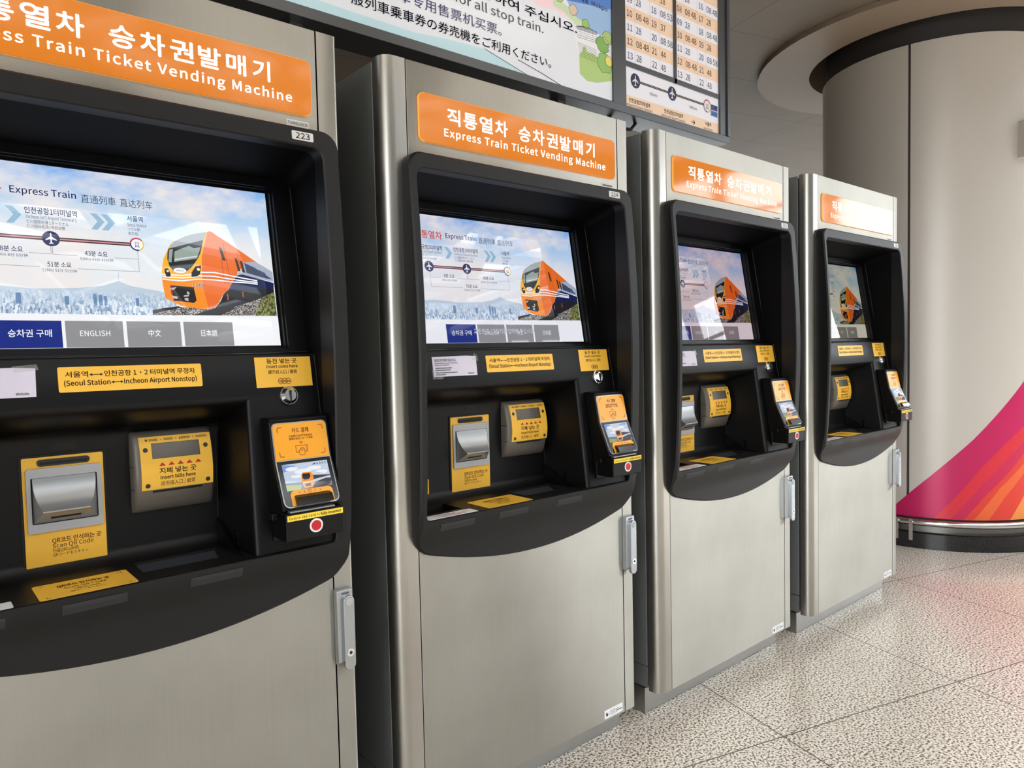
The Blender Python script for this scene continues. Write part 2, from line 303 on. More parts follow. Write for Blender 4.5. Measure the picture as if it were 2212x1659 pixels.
VIEW_ANGLE_TINT = [(1.0, 1.0, 1.0, 1.0), (0.86, 0.86, 0.90, 1.0), (0.62, 0.50, 0.53, 1.0), (0.46, 0.43, 0.34, 1.0)]  # off-angle dimming and colour shift of each display put into its emission colour
def screen_mat(i, name, rgb, s=1.0):
    t = VIEW_ANGLE_TINT[i]
    n = f'display_{name}_{i}'
    if n in MATS: return MATS[n]
    m = mat(n, (4, 4, 4), 0.02, emit=rgb, estr=s, spec=0.5)
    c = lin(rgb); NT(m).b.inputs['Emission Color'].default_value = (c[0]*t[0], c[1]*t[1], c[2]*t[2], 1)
    return m
def screen_tex(i, name):
    """pictures that vary over the display: sky, city, gravel, grass"""
    n = f'display_{name}_{i}'
    if n in MATS: return MATS[n]
    m = mat(n, (4, 4, 4), 0.02, emit=(255, 255, 255)); k = NT(m)
    if name == 'sky':
        v = k.coords(); sx = k.n('ShaderNodeSeparateXYZ'); k.l(v, sx.inputs[0])
        mr = k.n('ShaderNodeMapRange'); mr.inputs[1].default_value = 1.36; mr.inputs[2].default_value = 1.58; k.l(sx.outputs[2], mr.inputs[0])
        base = k.ramp(mr.outputs[0], [(0.0, (234, 236, 238)), (0.35, (226, 233, 240)), (0.7, (176, 208, 240)), (1.0, (132, 178, 236))])
        cl = k.noise(k.coords((5, 1, 9), (0, 0.6, 0), (0.3, 0, 0.35)), 1.6, 5, 0.55)
        c = k.mix(k.ramp(cl, [(0.42, 0.0), (0.66, 1.0)]), base, lin((240, 234, 232)))
    elif name == 'city':
        sx = k.n('ShaderNodeSeparateXYZ'); k.l(k.coords(), sx.inputs[0])
        cb = k.n('ShaderNodeCombineXYZ'); k.l(sx.outputs[0], cb.inputs[0]); k.l(sx.outputs[2], cb.inputs[2])
        mp = k.n('ShaderNodeMapping'); mp.inputs['Scale'].default_value = (330, 1, 150); k.l(cb.outputs[0], mp.inputs[0])
        vo = k.n('ShaderNodeTexVoronoi'); vo.distance = 'CHEBYCHEV'; vo.inputs['Scale'].default_value = 1.0; k.l(mp.outputs[0], vo.inputs['Vector'])
        sc = k.n('ShaderNodeSeparateColor'); k.l(vo.outputs['Color'], sc.inputs[0])
        c = k.ramp(sc.outputs[0], [(0.0, (112, 140, 176)), (0.35, (168, 190, 214)), (0.7, (214, 226, 238)), (1.0, (244, 246, 248))])
        mr = k.n('ShaderNodeMapRange'); mr.inputs[1].default_value = 1.31; mr.inputs[2].default_value = 1.352; k.l(sx.outputs[2], mr.inputs[0])
        c = k.mix(mr.outputs[0], c, lin((190, 208, 226)))
    elif name == 'gravel':
        c = k.ramp(k.noise(k.coords((420, 420, 420)), 1.0, 2), [(0.38, (40, 38, 38)), (0.5, (110, 106, 104)), (0.62, (205, 200, 196))])
    else:
        c = k.ramp(k.noise(k.coords((300, 300, 160)), 1.0, 3), [(0.4, (58, 66, 34)), (0.6, (150, 150, 92))])
    t = VIEW_ANGLE_TINT[i]; c = k.mix(1.0, c, t[:3], 'MULTIPLY'); k.l(c, k.b.inputs['Emission Color'])
    return m

def build_display(i, parent):
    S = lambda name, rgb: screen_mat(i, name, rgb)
    P = SCRP; T = POLY
    mb = MB()
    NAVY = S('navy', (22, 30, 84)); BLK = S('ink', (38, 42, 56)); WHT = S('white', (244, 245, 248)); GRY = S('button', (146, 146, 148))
    q = lambda x0, x1, z0, z1, mt, l: flatpoly(mb, [(x0,z0),(x1,z0),(x1,z1),(x0,z1)], P, mt, l)
    q(.122, .739, 1.2375, 1.5785, screen_tex(i, 'sky'), 0)
    hill = [(.122,1.345),(.20,1.352),(.29,1.346),(.36,1.350),(.40,1.356),(.427,1.366),(.45,1.357),(.50,1.349),(.52,1.343),(.52,1.335),(.122,1.335)]
    flatpoly(mb, list(reversed(hill)), P, S('hill', (190, 206, 220)), .0001)
    strip(mb, [(.428,1.364),(.4285,1.383)], .0012, P, S('tower', (196, 204, 214)), .0001)
    q(.122, .53, 1.300, 1.344, screen_tex(i, 'city'), .0002)
    for cx, w, h in ((.382,.006,.022),(.391,.006,.02),(.40,.005,.018),(.26,.008,.02),(.335,.007,.016),(.455,.006,.016)): q(cx, cx+w, 1.318, 1.318+h, S('tower_block', (104, 138, 178)), .0003)
    # train
    f = lambda key, mt, l: flatpoly(mb, list(reversed(T[key])), P, mt, l)
    f('ground', screen_tex(i, 'gravel'), .0003); f('rail', S('rail', (48, 44, 44)), .0004); f('shade', S('shade', (34, 32, 32)), .0004)
    f('grass', screen_tex(i, 'grass'), .0005); f('under', S('under', (36, 36, 42)), .0006)
    f('side', S('orange', (238, 112, 38)), .0007); f('navy', S('trainnavy', (26, 36, 82)), .0008); f('band', S('band', (168, 178, 196)), .0009)
    f('win', S('win', (66, 78, 102)), .0010); f('win2', S('win2', (78, 92, 120)), .0010)
    f('front', S('amber', (252, 180, 36)), .0008); f('frontlow', S('orange2', (250, 144, 36)), .0009)
    for d in ('d1', 'd2', 'd3'): f(d, S('doorglass', (58, 44, 40)), .0010)
    f('topglass', S('topglass', (160, 170, 176)), .0010); f('shield', S('shield', (30, 32, 34)), .0011)
    f('glass', S('glass', (148, 162, 156)), .0012); f('glass2', S('glass', (148, 162, 156)), .0012); f('ledge', S('ledge', (214, 220, 214)), .0013)
    for h in ('hl1', 'hl2'): f(h, S('hl', (40, 42, 44)), .0012)
    for j, r in ((0, .0022), (1, .0032)): flatpoly(mb, circ(*T['pts'][j], r, 14), P, S('lamp', (255, 240, 170)), .0013)
    for s in T['stripes']: strip(mb, s, .0028, P, WHT, .0011)
    f('hl1', S('hl', (40, 42, 44)), .0012); f('hl2', S('hl', (40, 42, 44)), .0012)
    f('coup', S('coup', (32, 28, 28)), .0012); f('cred', S('cred', (170, 30, 28)), .0013)
    for c in ('cw1', 'cw2', 'cw3', 'cw4', 'cw5'): f(c, S('cw', (200, 190, 186)), .0013)
    for c in ('mk1', 'mk2'): f(c, S('mk', (170, 96, 76)), .0013)
    for s in T['lines']: strip(mb, s, .0007, P, S('seamline', (120, 46, 22)), .0010)
    flatpoly(mb, circ(*T['pts'][2], .0125, 20, .0055), P, WHT, .0013)
    text(mb, 'AREX', T['pts'][2][0], T['pts'][2][1]-.0018, .0036, P, NAVY, w=.015, al='C', lift=.0014)
    text(mb, '1806', T['pts'][3][0]-.011, T['pts'][3][1]-.004, .0075, P, WHT, w=.024, bold=.03, lift=.0013)
    text(mb, '1806', T['pts'][3][0]-.0105, T['pts'][3][1]-.004, .0075, P, BLK, w=.024, bold=.0, lift=.0014)
    # lower band and buttons
    q(.122, .739, 1.2375, 1.3002, WHT, .0014)
    for a, b, mt, s, w in ((.228,.3265,S('blue',(26,44,132)),'승차권 구매',.066),(.332,.428,GRY,'ENGLISH',.050),(.4345,.533,GRY,'中文',.0225),(.539,.6375,GRY,'日本語',.032)):
        q(a, b, 1.238, 1.2878, mt, .0016)
        text(mb, s, (a+b)/2, 1.2595 if s == 'ENGLISH' else 1.258, .010 if s == 'ENGLISH' else .0135, P, WHT, w=w, al='C', bold=.012 if i == 0 else .0, lift=.0018)
    # headings
    L = .0012
    RD = S('red', (226, 74, 48))
    text(mb, '직통열차', .164, 1.5145, .021, P, RD, w=.0865, bold=.018, lift=L)
    text(mb, 'Express Train', .263, 1.5205, .0125, P, NAVY, w=.104, bold=0.014, lift=L)
    text(mb, '直通列車', .375, 1.5145, .0165, P, BLK, w=.0595, bold=-.004, lift=L)
    text(mb, '直达列车', .442, 1.5145, .0165, P, BLK, w=.059, bold=-.004, lift=L)
    ch = S('chevron', (146, 186, 212))
    for x in (.254, .388, .4065):
        flatpoly(mb, [(x,1.464),(x+.011,1.464),(x+.024,1.4805),(x+.011,1.4955),(x,1.4955),(x+.012,1.4805)], P, ch, L)
    text(mb, '인천공항2터미널역', .163, 1.4845, .0125, P, NAVY, w=.083, bold=.012, lift=L)
    text(mb, "Incheon Int'l Airport Terminal 2", .165, 1.4755, .0062, P, BLK, w=.080, lift=L)
    text(mb, '仁川国際空港 2ターミナル', .165, 1.466, .0068, P, BLK, w=.066, lift=L)
    text(mb, '仁川国际机场2号航站楼', .165, 1.4578, .0066, P, BLK, w=.060, lift=L)
    text(mb, '인천공항1터미널역', .283, 1.4845, .0125, P, NAVY, w=.083, bold=.012, lift=L)
    text(mb, "Incheon Int'l Airport Terminal 1", .285, 1.4755, .0062, P, BLK, w=.080, lift=L)
    text(mb, '仁川国際空港 1ターミナル', .285, 1.466, .0068, P, BLK, w=.066, lift=L)
    text(mb, '仁川国际机场1号航站楼', .285, 1.4578, .0066, P, BLK, w=.060, lift=L)
    text(mb, '서울역', .452, 1.4865, .0115, P, NAVY, w=.0285, bold=.012, lift=L)
    text(mb, 'Seoul Station', .452, 1.4765, .006, P, BLK, w=.034, lift=L)
    text(mb, 'ソウル駅', .452, 1.4675, .0066, P, BLK, w=.022, lift=L)
    text(mb, '首尔站', .452, 1.459, .0064, P, BLK, w=.0175, lift=L)
    # route line
    q(.198, .466, 1.4365, 1.4435, S('line_dark', (52, 22, 34)), L); q(.198, .466, 1.4388, 1.4412, S('line_pink', (214, 140, 148)), L+.0002)
    for cx in (.198, .321):
        flatpoly(mb, circ(cx, 1.44, .0142, 28), P, NAVY, L+.0003); plane_icon(mb, cx, 1.44, .0112, P, WHT, L+.0004)
    flatpoly(mb, circ(.466, 1.441, .0132, 28), P, WHT, L+.0003)
    for a0, a1, mt in ((40, 175, S('ring_red', (196, 40, 74))), (175, 285, S('ring_navy', (34, 36, 96))), (285, 400, S('ring_gold', (238, 200, 70)))):
        ring(mb, .466, 1.441, .0105, .0132, P, mt, L+.0004, a0, a1, 12)
    train_icon(mb, .466, 1.4405, .0085, P, NAVY, WHT, L+.0005)
    TL = S('thin', (120, 122, 132)); tw = .0007
    for seg in ([(.198,1.427),(.198,1.3867),(.301,1.3867)], [(.198,1.4115),(.233,1.4115)], [(.285,1.4115),(.3195,1.4115),(.3195,1.427)], [(.322,1.427),(.322,1.4112),(.361,1.4112)], [(.424,1.4112),(.466,1.4112)], [(.466,1.428),(.466,1.3862),(.36,1.3862)]):
        strip(mb, seg, tw, P, TL, L)
    for x, s, s2, w2 in ((.259,'8분 소요','8Min 8分 8分钟',.048),(.393,'43분 소요','43Min 43分 43分钟',.057),(.331,'51분 소요','51Min 51分 51分钟',.055)):
        z = 1.3872 if s[0] == '5' else 1.4118
        text(mb, s, x, z, .0105, P, NAVY, w=.034 if s[0] == '8' else .038, al='C', bold=.01, lift=L)
        text(mb, s2, x, z-.009, .0062, P, NAVY, w=w2, al='C', lift=L)
    if i == 1:
        GH = S('ghost', (226, 230, 238))
        text(mb, '교환번호 13자리를 입력해 주십시오.', .317, 1.262, .0145, P, S('ghost_edge', (96, 104, 128)), w=.224, bold=.02, lift=.0020)
        text(mb, '교환번호 13자리를 입력해 주십시오.', .318, 1.262, .0145, P, GH, w=.222, bold=.002, lift=.0022)
    return mb.build('display', parent, smooth=0, recalc=False)

def build_machine(i, loc, rz, label):
    t = empty('ticket_vending_machine', loc, rz)
    tag(t, label, 'ticket machine', 'express train ticket machines in a row')
    # --- dark cabinet behind the stainless front
    mb = MB(); xa, xb = X0+.003, X1-.003
    for q in ((xa, xa+.012, .0555, .78, .165, 1.897), (xb-.012, xb, .0555, .78, .165, 1.897), (xa+.012, xb-.012, .768, .78, .165, 1.897), (xa+.012, xb-.012, .0555, .768, 1.885, 1.897)): mb.box(*q, CABINET)
    mb.build('cabinet', t, .002)
    mb = MB(); mb.box(X0+.003, X1-.003, .0555, .78, .092, .1625, CABINET)
    mb.disc((X0+.003, .12, .14), (-1,0,0), .003, .001, DARKGAP, 10); mb.build('cabinet_base_panel', t, .002)
    mb = MB()
    mb.box(.012, .058, .022, .056, .10, 1.89, DARKGAP); mb.box(.80, X1-.012, .022, .056, .10, 1.89, DARKGAP)
    mb.box(.058, .80, .022, .056, 1.66, 1.89, DARKGAP); mb.box(.058, .80, .022, .056, .10, .80, DARKGAP)
    mb.build('inner_frame', t)
    # --- stainless posts left and right
    zb, zt = .0865, 1.9
    def post(prof, name, mt=STEEL_POST):
        m_ = MB(); m_.loft([[(x, y, zb) for x, y in prof], [(x, y, zt) for x, y in prof]], mt, True, True); return m_.build(name, t, smooth=50)
    r = .032
    arc = [(r-r*math.cos(math.radians(90*j/10)), r-r*math.sin(math.radians(90*j/10))) for j in range(11)]
    post([(X0, .0475)] + arc + [(SL-.0016, 0), (SL-.0016, .02), (.05, .02), (.02, .0475)], 'left_post')
    r = .007
    arc = [(X1-r+r*math.sin(math.radians(90*j/5)), r-r*math.cos(math.radians(90*j/5))) for j in range(6)]
    post([(SR+.0016, 0)] + arc + [(X1, .0475), (X1-.02, .0475), (SR+.0016, .02)], 'right_post', STEEL)
    # --- header panel and lower service door
    mb = MB(); mb.box(SL+.0012, SR-.0012, 0, .02, 1.652, zt, STEEL); mb.build('header_panel', t, .0012)
    mb = MB(); mb.box(SL+.0012, SR-.0012, 0, .02, zb, .812, STEEL); door = mb.build('service_door', t, .0012)
    mb = MB()
    plate(mb, rrect(.7045, .787, .093, .1195, .0015), flat(0), WHITE, .0004)
    for j, z in enumerate((.1125, .1085, .1045, .1005)): strip(mb, [(.728, z), (.752+.008*(j % 2), z)], .0012, flat(0), GREYINK, .0008)
    strip(mb, [(.757, .1045), (.783, .1045)], .003, flat(0), GREYINK, .0008); strip(mb, [(.757, .1105), (.77, .1105)], .0012, flat(0), GREYINK, .0008)
    flatpoly(mb, [(.711,.102),(.716,.099),(.7205,.103),(.719,.112),(.7175,.106),(.7145,.1125),(.711,.109)], flat(0), INK, .0008)
    part(mb.build('approval_sticker', door), 'small white printed sticker')
    # --- plinth
    mb = MB(); mb.box(.004, .849, .067, .74, 0.0, .0875, PLINTH); mb.build('plinth', t, .002)
    # --- lit sign
    mb = MB(); plate(mb, rrect(.0915, .7845, 1.7155, 1.8315, .016, 8), flat(0), ORANGE, .005, edge=ORANGE_EDGE)
    sg = part(mb.build('illuminated_sign', t, .0012, 1), 'orange backlit sign plate'); 
    mb = MB(); pl = flat(-.005)
    x = .1700
    for s, w in (('직',.047),('통',.047),('열',.047),('차',.047),(' ',.026),('승',.047),('차',.047),('권',.047),('발',.047),('매',.047),('기',.047)):
        if s != ' ': text(mb, s, x+w/2, 1.769, .0385, pl, SIGNWHITE, w={'기':.034,'직':.037,'매':.037}.get(s, .0405), al='C', bold=.030, lift=.0004)
        x += w+.0035
    text(mb, 'Express Train Ticket Vending Machine', .1640, 1.7385, .0182, pl, SIGNWHITE, w=.5760, bold=.030, lift=.0004, space=1.06)
    mb.build('lettering', sg, smooth=0, recalc=False)
    # --- asset label under the sign
    mb = MB(); plate(mb, rrect(.7285, .7785, 1.6905, 1.7045, .001), flat(0), PLATE, .0006)
    if i == 0: text(mb, 'TVM022036', .7535, 1.6945, .0062, flat(-.0006), INK, w=.044, al='C', lift=.0003, bold=.01)
    else: strip(mb, [(.733, 1.6965), (.774, 1.6965)], .004, flat(-.0006), GREYINK, .0003)
    part(mb.build('asset_label', t), 'small silver serial label')
    # --- bezel
    oo = loop(.043, .828, .7365, 1.683, .036, .042, .066); oi = loop(.0475, .8235, .7405, 1.6785, .033, .04, .066)
    io = loop(.0605, .7935, .8125, 1.6475, .026, .012); ii = loop(.0635, .7905, .8150, 1.6445, .024, .010)
    mb = MB()
    L = [[(x, .001, z) for x, z in oo], [(x, dz(z)+.005, z) for x, z in oo], [(x, dz(z), z) for x, z in oi]]
    for j in range(1, 9):
        u = j/8; L.append([(a[0]+(b[0]-a[0])*u, dz(a[1]+(b[1]-a[1])*u), a[1]+(b[1]-a[1])*u) for a, b in zip(oi, io)])
    L += [[(x, dz(z)+.003, z) for x, z in ii], [(x, .004, z) for x, z in ii]]
    mb.loft(L, PLASTIC); bz = part(mb.build('bezel', t, smooth=30, recalc=True), 'bulging black surround of the screen and slots')
    for a, b in ((.103, .206), (.2855, .3855), (.493, .5905)):
        mb = MB(); ys = [.7825+(.8015-.7825)*j/6 for j in range(7)]
        o_ = [(a, z) for z in ys]+[(b, z) for z in reversed(ys)]
        ids = mb.loft([[bezel_surface(a, z, .0006) for z in ys], [bezel_surface(b, z, .0006) for z in ys]], PATCH, closed=False)
        mb.build('adhesive_patch', bz)
    mb = MB(); plate(mb, rrect(.7245, .7710, 1.6545, 1.6725, .0025), bezel_surface, PLATE, .0012)
    text(mb, str(223+i), .7478, 1.6578, .0115, bezel_surface, INK, w=.030, al='C', bold=.02, lift=.0016)
    part(mb.build('number_plate', bz), f'silver plate reading {223+i}')
    # --- recess lining
    def back(p):
        x, z = p; z = z if z > .83 else z-.06; x2 = .427+(x-.427)*.993; z2 = z if z < 1.2 else 1.2+(z-1.2)*(1.607-1.2)/(1.6445-1.2)
        return (x2, (.068+A*(z2-1.2287)) if z > 1.19 else .138, z2)
    mb = MB(); mb.loft([[(x, .004, z) for x, z in ii], [back(p) for p in ii]], LINING); mb.build('recess_lining', t, smooth=30)
    # --- frame round the display
    mb = MB(); F = FRAMEP
    o1 = [(.058,1.2235),(.80,1.2235),(.80,1.614),(.058,1.614)]
    def fl(pts, l=0.0): return [F(x, z, l) for x, z in pts]
    h1 = [(.1155,1.2305),(.7465,1.2305),(.7465,1.5875),(.1155,1.5875)]; h2 = [(.1185,1.2335),(.7435,1.2335),(.7435,1.5845),(.1185,1.5845)]; h3 = [(.1215,1.2365),(.7395,1.2365),(.7395,1.5795),(.1215,1.5795)]
    mb.loft([fl(o1), fl(h1), fl(h1, -.010), fl(h2, -.010), fl(h2, -.0255), fl(h3, -.0255)], PLASTIC2)
    fr = mb.build('display_frame', t, smooth=0)
    mb = MB(); mb.tube([F(.7885,1.6055,.001), F(.7895,1.45,.001), F(.7915,1.2300,.001)], .0028, PLASTIC, 8); mb.build('frame_highlight_bead', t, smooth=60)  # thin bead added along the frame edge to catch a highlight
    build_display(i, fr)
    # --- console: label band over the recess, coin column, tray
    mb = MB()
    prof = [(.076,1.2225),(.045,1.2212),(.0405,1.2195),(.0384,1.216),(.0246,1.1345),(.0252,1.1275),(.0285,1.1215),(.036,1.1155),(.056,1.104),(.085,1.0935),(.112,1.0862),(.128,1.078),(.134,1.064),(.135,1.04),(.135,.8425),(.132,.834),(.126,.8265),(.118,.8195),(.112,.8155)]
    mb.loft([[(.066, y, z) for y, z in prof], [(.7915, y, z) for y, z in prof]], PLASTIC2, closed=False)
    def sect(z, xl):
        yp = .038+A*(z-1.216); rr = .013; P_ = [(.7915, .14), (.7915, yp)]
        for j in range(8):
            a = math.radians(90*j/7); P_.append((xl+rr-rr*math.sin(a), yp+rr-rr*math.cos(a)))
        P_ += [(xl-.02, .14)]
        return [(x, y, z) for x, y in P_]
    mb.loft([sect(.8152, .620), sect(1.1346, .632)], PLASTIC2, closed=False)
    # thin beads added along console edge and recess corner to catch edge highlights
    mb.tube([CONS(.7905,1.2160,-.001), CONS(.7912,1.15,-.001), CONS(.7912,1.0850,-.001)], .0028, PLASTIC, 8)
    mb.tube([(.6035,.1345,.836),(.6035,.1345,1.062)], .0016, PLASTIC, 6)
    con = part(mb.build('console', t, smooth=40, recalc=True), 'black console stepping back into the payment recess')
    # tray floor with a sunken ticket pocket and a coin pocket
    mb = MB(); zf = .8155
    xs = [.062, .075, .205, .425, .585, .7925]; ysd = [-.0365, .012, .02, .10, .1355]
    holes = {(3, 2): 1, (1, 2): 1}
    for a in range(5):
        for b in range(4):
            if (a, b) in holes: continue
            mb.poly([(xs[a],ysd[b],zf),(xs[a+1],ysd[b],zf),(xs[a+1],ysd[b+1],zf),(xs[a],ysd[b+1],zf)], PLASTIC)
    for a in (3, 1):
        xa, xb, ya, yb = xs[a], xs[a+1], ysd[2], ysd[3]
        d = .03 if a == 3 else .045
        lo = [(xa+.006,ya,zf-d),(xb-.006,ya,zf-d),(xb-.006,yb-.005,zf-.004),(xa+.006,yb-.005,zf-.004)] if a == 3 else [(xa+.004,ya,zf-d),(xb-.004,ya,zf-d),(xb-.004,yb,zf-d),(xa+.004,yb,zf-d)]
        mb.loft([[(xa,ya,zf),(xb,ya,zf),(xb,yb,zf),(xa,yb,zf)], lo], PLASTIC); mb.poly(lo, TRAYPL if a == 3 else PLASTIC)
    mb.build('tray', t, smooth=0)
    # low partition beside the ticket pocket
    mb = MB(); mb.prism([(.598,-.01,.8155),(.598,.134,.8155),(.598,.134,.872),(.598,.11,.86),(.598,.05,.822)], (.008,0,0), PLASTIC2); mb.build('tray_partition', t, .001)
    # bracket on the side of the coin column
    mb = MB()
    mb.box(.6115, .6205, .052, .098, .822, .8245, SILVER); mb.box(.611, .6125, .052, .098, .822, .856, GLOSSBLK); mb.box(.611, .6205, .0965, .098, .822, .87, GLOSSBLK)
    part(mb.build('change_flap', t), 'small metal flap beside the coin column')
    # yellow scan label and white notice on the tray
    mb = MB(); pl = top(zf)
    plate(mb, rrect(.2545, .405, -.0335, .0650, .005), pl, YEL, .0004)
    for xx, yy, sx, sy in ((.266,.055,1,-1),(.394,.055,-1,-1),(.266,-.026,1,1),(.394,-.026,-1,1)):
        strip(mb, [(xx, yy+.007*sy), (xx, yy), (xx+.007*sx, yy)], .0012, pl, INKBROWN, .0007)
    text(mb, 'QR코드 인식하는 곳', .3300, .0290, .0155, pl, INK, w=.082, al='C', bold=.018, lift=.0008)
    text(mb, 'Scan QR Code', .3300, .0135, .0105, pl, INK, w=.066, al='C', bold=.0, lift=.0008)
    text(mb, '扫描QRCode码', .3300, .0000, .0085, pl, INK, w=.040, al='C', bold=.0, lift=.0008)
    text(mb, 'QRコードをスキャン', .3300, -.0130, .0085, pl, INK, w=.055, al='C', bold=.0, lift=.0008)
    part(mb.build('tray_label', t, recalc=False, smooth=0), 'yellow sticker lying flat on the tray')
    mb = MB(); plate(mb, rrect(.072, .2185, -.0345, .004, .003), pl, WHITE, .0004)
    for k_, (a, b, mt) in enumerate(((.100,.165,INK),(.108,.196,INKRED),(.112,.185,INKRED))): strip(mb, [(a, -.007-.009*k_), (b, -.007-.009*k_)], .003, pl, mt, .0007)
    part(mb.build('tray_notice', t, recalc=False, smooth=0), 'white printed strip at the tray edge')
    # --- labels on the console
    C = CONS
    mb = MB(); plate(mb, rrect(.3062, .5490, 1.1585, 1.2030, .003), C, YEL, .0005)
    text(mb, '서울역', .3172, 1.1845, .0105, C, INK, w=.0355, bold=.018, lift=.0008); 
    text(mb, '인천공항 1·2 터미널역 무정차', .3788, 1.1845, .0105, C, INK, w=.158, bold=.018, lift=.0008)
    text(mb, '(Seoul Station', .3150, 1.1700, .0088, C, INK, w=.0725, bold=.03, lift=.0008)
    text(mb, 'Incheon Airport Nonstop)', .4105, 1.1700, .0088, C, INK, w=.128, bold=.03, lift=.0008)
    for a, b, z in ((.3545,.3772,1.1885),(.3888,.4095,1.1738)):
        strip(mb, [(a+.003, z), (b-.003, z)], .0013, C, INK, .0008)
        for e, s in ((a, 1), (b, -1)): flatpoly(mb, [(e, z), (e+.005*s, z-.0026), (e+.005*s, z+.0026)], C, INK, .0008)
    part(mb.build('route_label', con, recalc=False, smooth=0), 'yellow label between airport terminals and city')
    mb = MB(); plate(mb, rrect(.6560, .7790, 1.1490, 1.2120, .0008), C, YEL, .0005)
    text(mb, '동전 넣는 곳', .7145, 1.1985, .0105, C, INK, w=.066, al='C', bold=.018, lift=.0008)
    text(mb, 'Insert coins here', .7145, 1.1893, .0064, C, INK, w=.0685, al='C', bold=.028, lift=.0008)
    text(mb, '硬币投入口 / 硬貨', .7145, 1.1765, .0082, C, INK, w=.063, al='C', bold=.006, lift=.0008)
    for k_, (cx, s) in enumerate(((.7085,'50'),(.7165,'100'),(.7250,'500'))):
        ring(mb, cx, 1.1610, .0052, .0063, C, INKBROWN, .0008, n=18); text(mb, s, cx, 1.1585, .0044, C, INKBROWN, w=.0072, al='C', bold=.02, lift=.0010)
    part(mb.build('coin_label', con, recalc=False, smooth=0), 'yellow coin label')
    nrm = Vector((0, -1, .0)).normalized(); base = Vector(C(.7212, 1.1297)); nn = Vector((0, -1, A)).normalized()
    mb = MB(); mb.disc(base, nn, .0202, .006, CHROME, 32, r2=.0195); mb.disc(base+nn*.006, nn, .0182, .007, CHROME, 32, r2=.0125)
    mb.box(.7203, .7221, base.y-.0165, base.y-.008, 1.1297-.0155, 1.1297+.0125, DARKGAP)
    part(mb.build('coin_slot', con, smooth=40), 'round chrome coin slot')
    # taped flyer
    if i < 3:
        a, b, z0, z1 = (.1365, .2725, 1.1535, 1.2035) if i != 2 else (.124, .2597, 1.149, 1.199)
        mb = MB(); plate(mb, [(a,z0),(b,z0),(b+.0015,z1-.001),(b-.03,z1+.0008),(a,z1-.001)], C, PAPER, .0006)
        text(mb, 'DISCOVER SEOUL', a+.007, z1-.0125, .006, C, GREYINK, w=.066, bold=.03, lift=.0009)
        text(mb, 'Please visit Discover Seoul Pass Website', a+.007, z1-.018, .003, C, GREYINK, w=.070, bold=.02, lift=.0009)
        text(mb, 'and get your reward ticket.', a+.007, z1-.0228, .003, C, GREYINK, w=.044, bold=.02, lift=.0009)
        for k_, w_ in enumerate((.05, .046)): strip(mb, [(a+.007, z1-.029-.0052*k_), (a+.007+w_, z1-.029-.0052*k_)], .0026, C, GREYINK, .0009)
        for k_, w_ in enumerate((.066, .03)): strip(mb, [(a+.007, z1-.0405-.0048*k_), (a+.007+w_, z1-.0405-.0048*k_)], .0022, C, GREYINK, .0009)
        text(mb, 'Website', b-.0195, z0+.004, .004, C, GREYINK, w=.019, al='C', bold=.03, lift=.0009)
        fly = part(mb.build('paper_flyer', con, recalc=False, smooth=0), 'small lilac paper flyer taped on')
        mb = MB(); flatpoly(mb, [(b-.03,z1-.008),(b+.006,z1-.004),(b+.004,z1+.006),(b-.032,z1+.003)] if i == 0 else [(b-.012,z1-.01),(b+.008,z1-.014),(b+.006,z1+.0005),(b-.004,z1+.007)], C, TAPE, .0012)
        mb.build('clear_tape', fly, recalc=False, smooth=0); mb = MB()
        flatpoly(mb, [(a-.004,z0-.006),(a+.028,z0-.006),(a+.028,z0+.003),(a-.004,z0+.02)], C, TAPE, .0012)
        mb.build('clear_tape', fly, recalc=False, smooth=0)
    # --- scanner unit with yellow plate
    W0 = flat(.135)
    mb = MB(); plate(mb, rrect(.2525, .3925, .8285, 1.0405, .004), W0, DARKGAP, .002); 
    qs = mb.build('scanner_unit', t)
    mb = MB(); plate(mb, rrect(.2568, .3890, .8325, 1.0368, .003), flat(.133), YEL, .0015)
    pl = flat(.1315)
    text(mb, 'QR코드 인식하는 곳', .2990, .8735, .0100, pl, INKBROWN, w=.0805, bold=.014, lift=.0004)
    text(mb, 'Scan QR Code', .2990, .8645, .0078, pl, INK, w=.0675, bold=.0, lift=.0004)
    text(mb, '扫描QRCode码', .2990, .8560, .0068, pl, INK, w=.0420, bold=.004, lift=.0004)
    text(mb, 'QRコードをスキャン', .2990, .8485, .0062, pl, INK, w=.0580, bold=.0, lift=.0004)
    part(mb.build('scan_label', qs, recalc=False, smooth=0), 'yellow plate with scanning instructions')
    mb = MB(); plate(mb, rrect(.2805, .3665, 1.0195, 1.0325, .006), pl, GLOSSBLK, .0012); plate(mb, rrect(.2850, .3620, 1.0225, 1.0275, .0024), flat(.1303), DARKGAP, .0008)
    mb.build('indicator_slot', qs)
    mb = MB(); o_ = rrect(.2620, .3847, .8972, 1.0162, .004); h_ = rrect(.2690, .3765, .9135, .9995, .002)
    mb.loft([[(x,.1315,z) for x,z in o_], [(x,.1268,z) for x,z in o_], [(x,.1268,z) for x,z in h_], [(x,.1310,z) for x,z in h_]], SILVER_LT)
    mb.build('scanner_frame', qs, smooth=0)
    mb = MB(); flatpoly(mb, h_, flat(.1309), DARKGAP, 0)
    hood = [(.1272,.9995,.2745,.3710),(.1258,.9985,.2715,.3740),(.1245,.9920,.2715,.3738),(.1215,.9810,.2720,.3728),(.1165,.9690,.2735,.3705),(.1095,.9580,.2760,.3668),(.1015,.9485,.2790,.3620),(.0925,.9415,.2815,.3572)]
    n_ = len(hood)
    mb.loft([[(a,y,z),(b,y,z)] for y,z,a,b in hood], SILVER, closed=False)
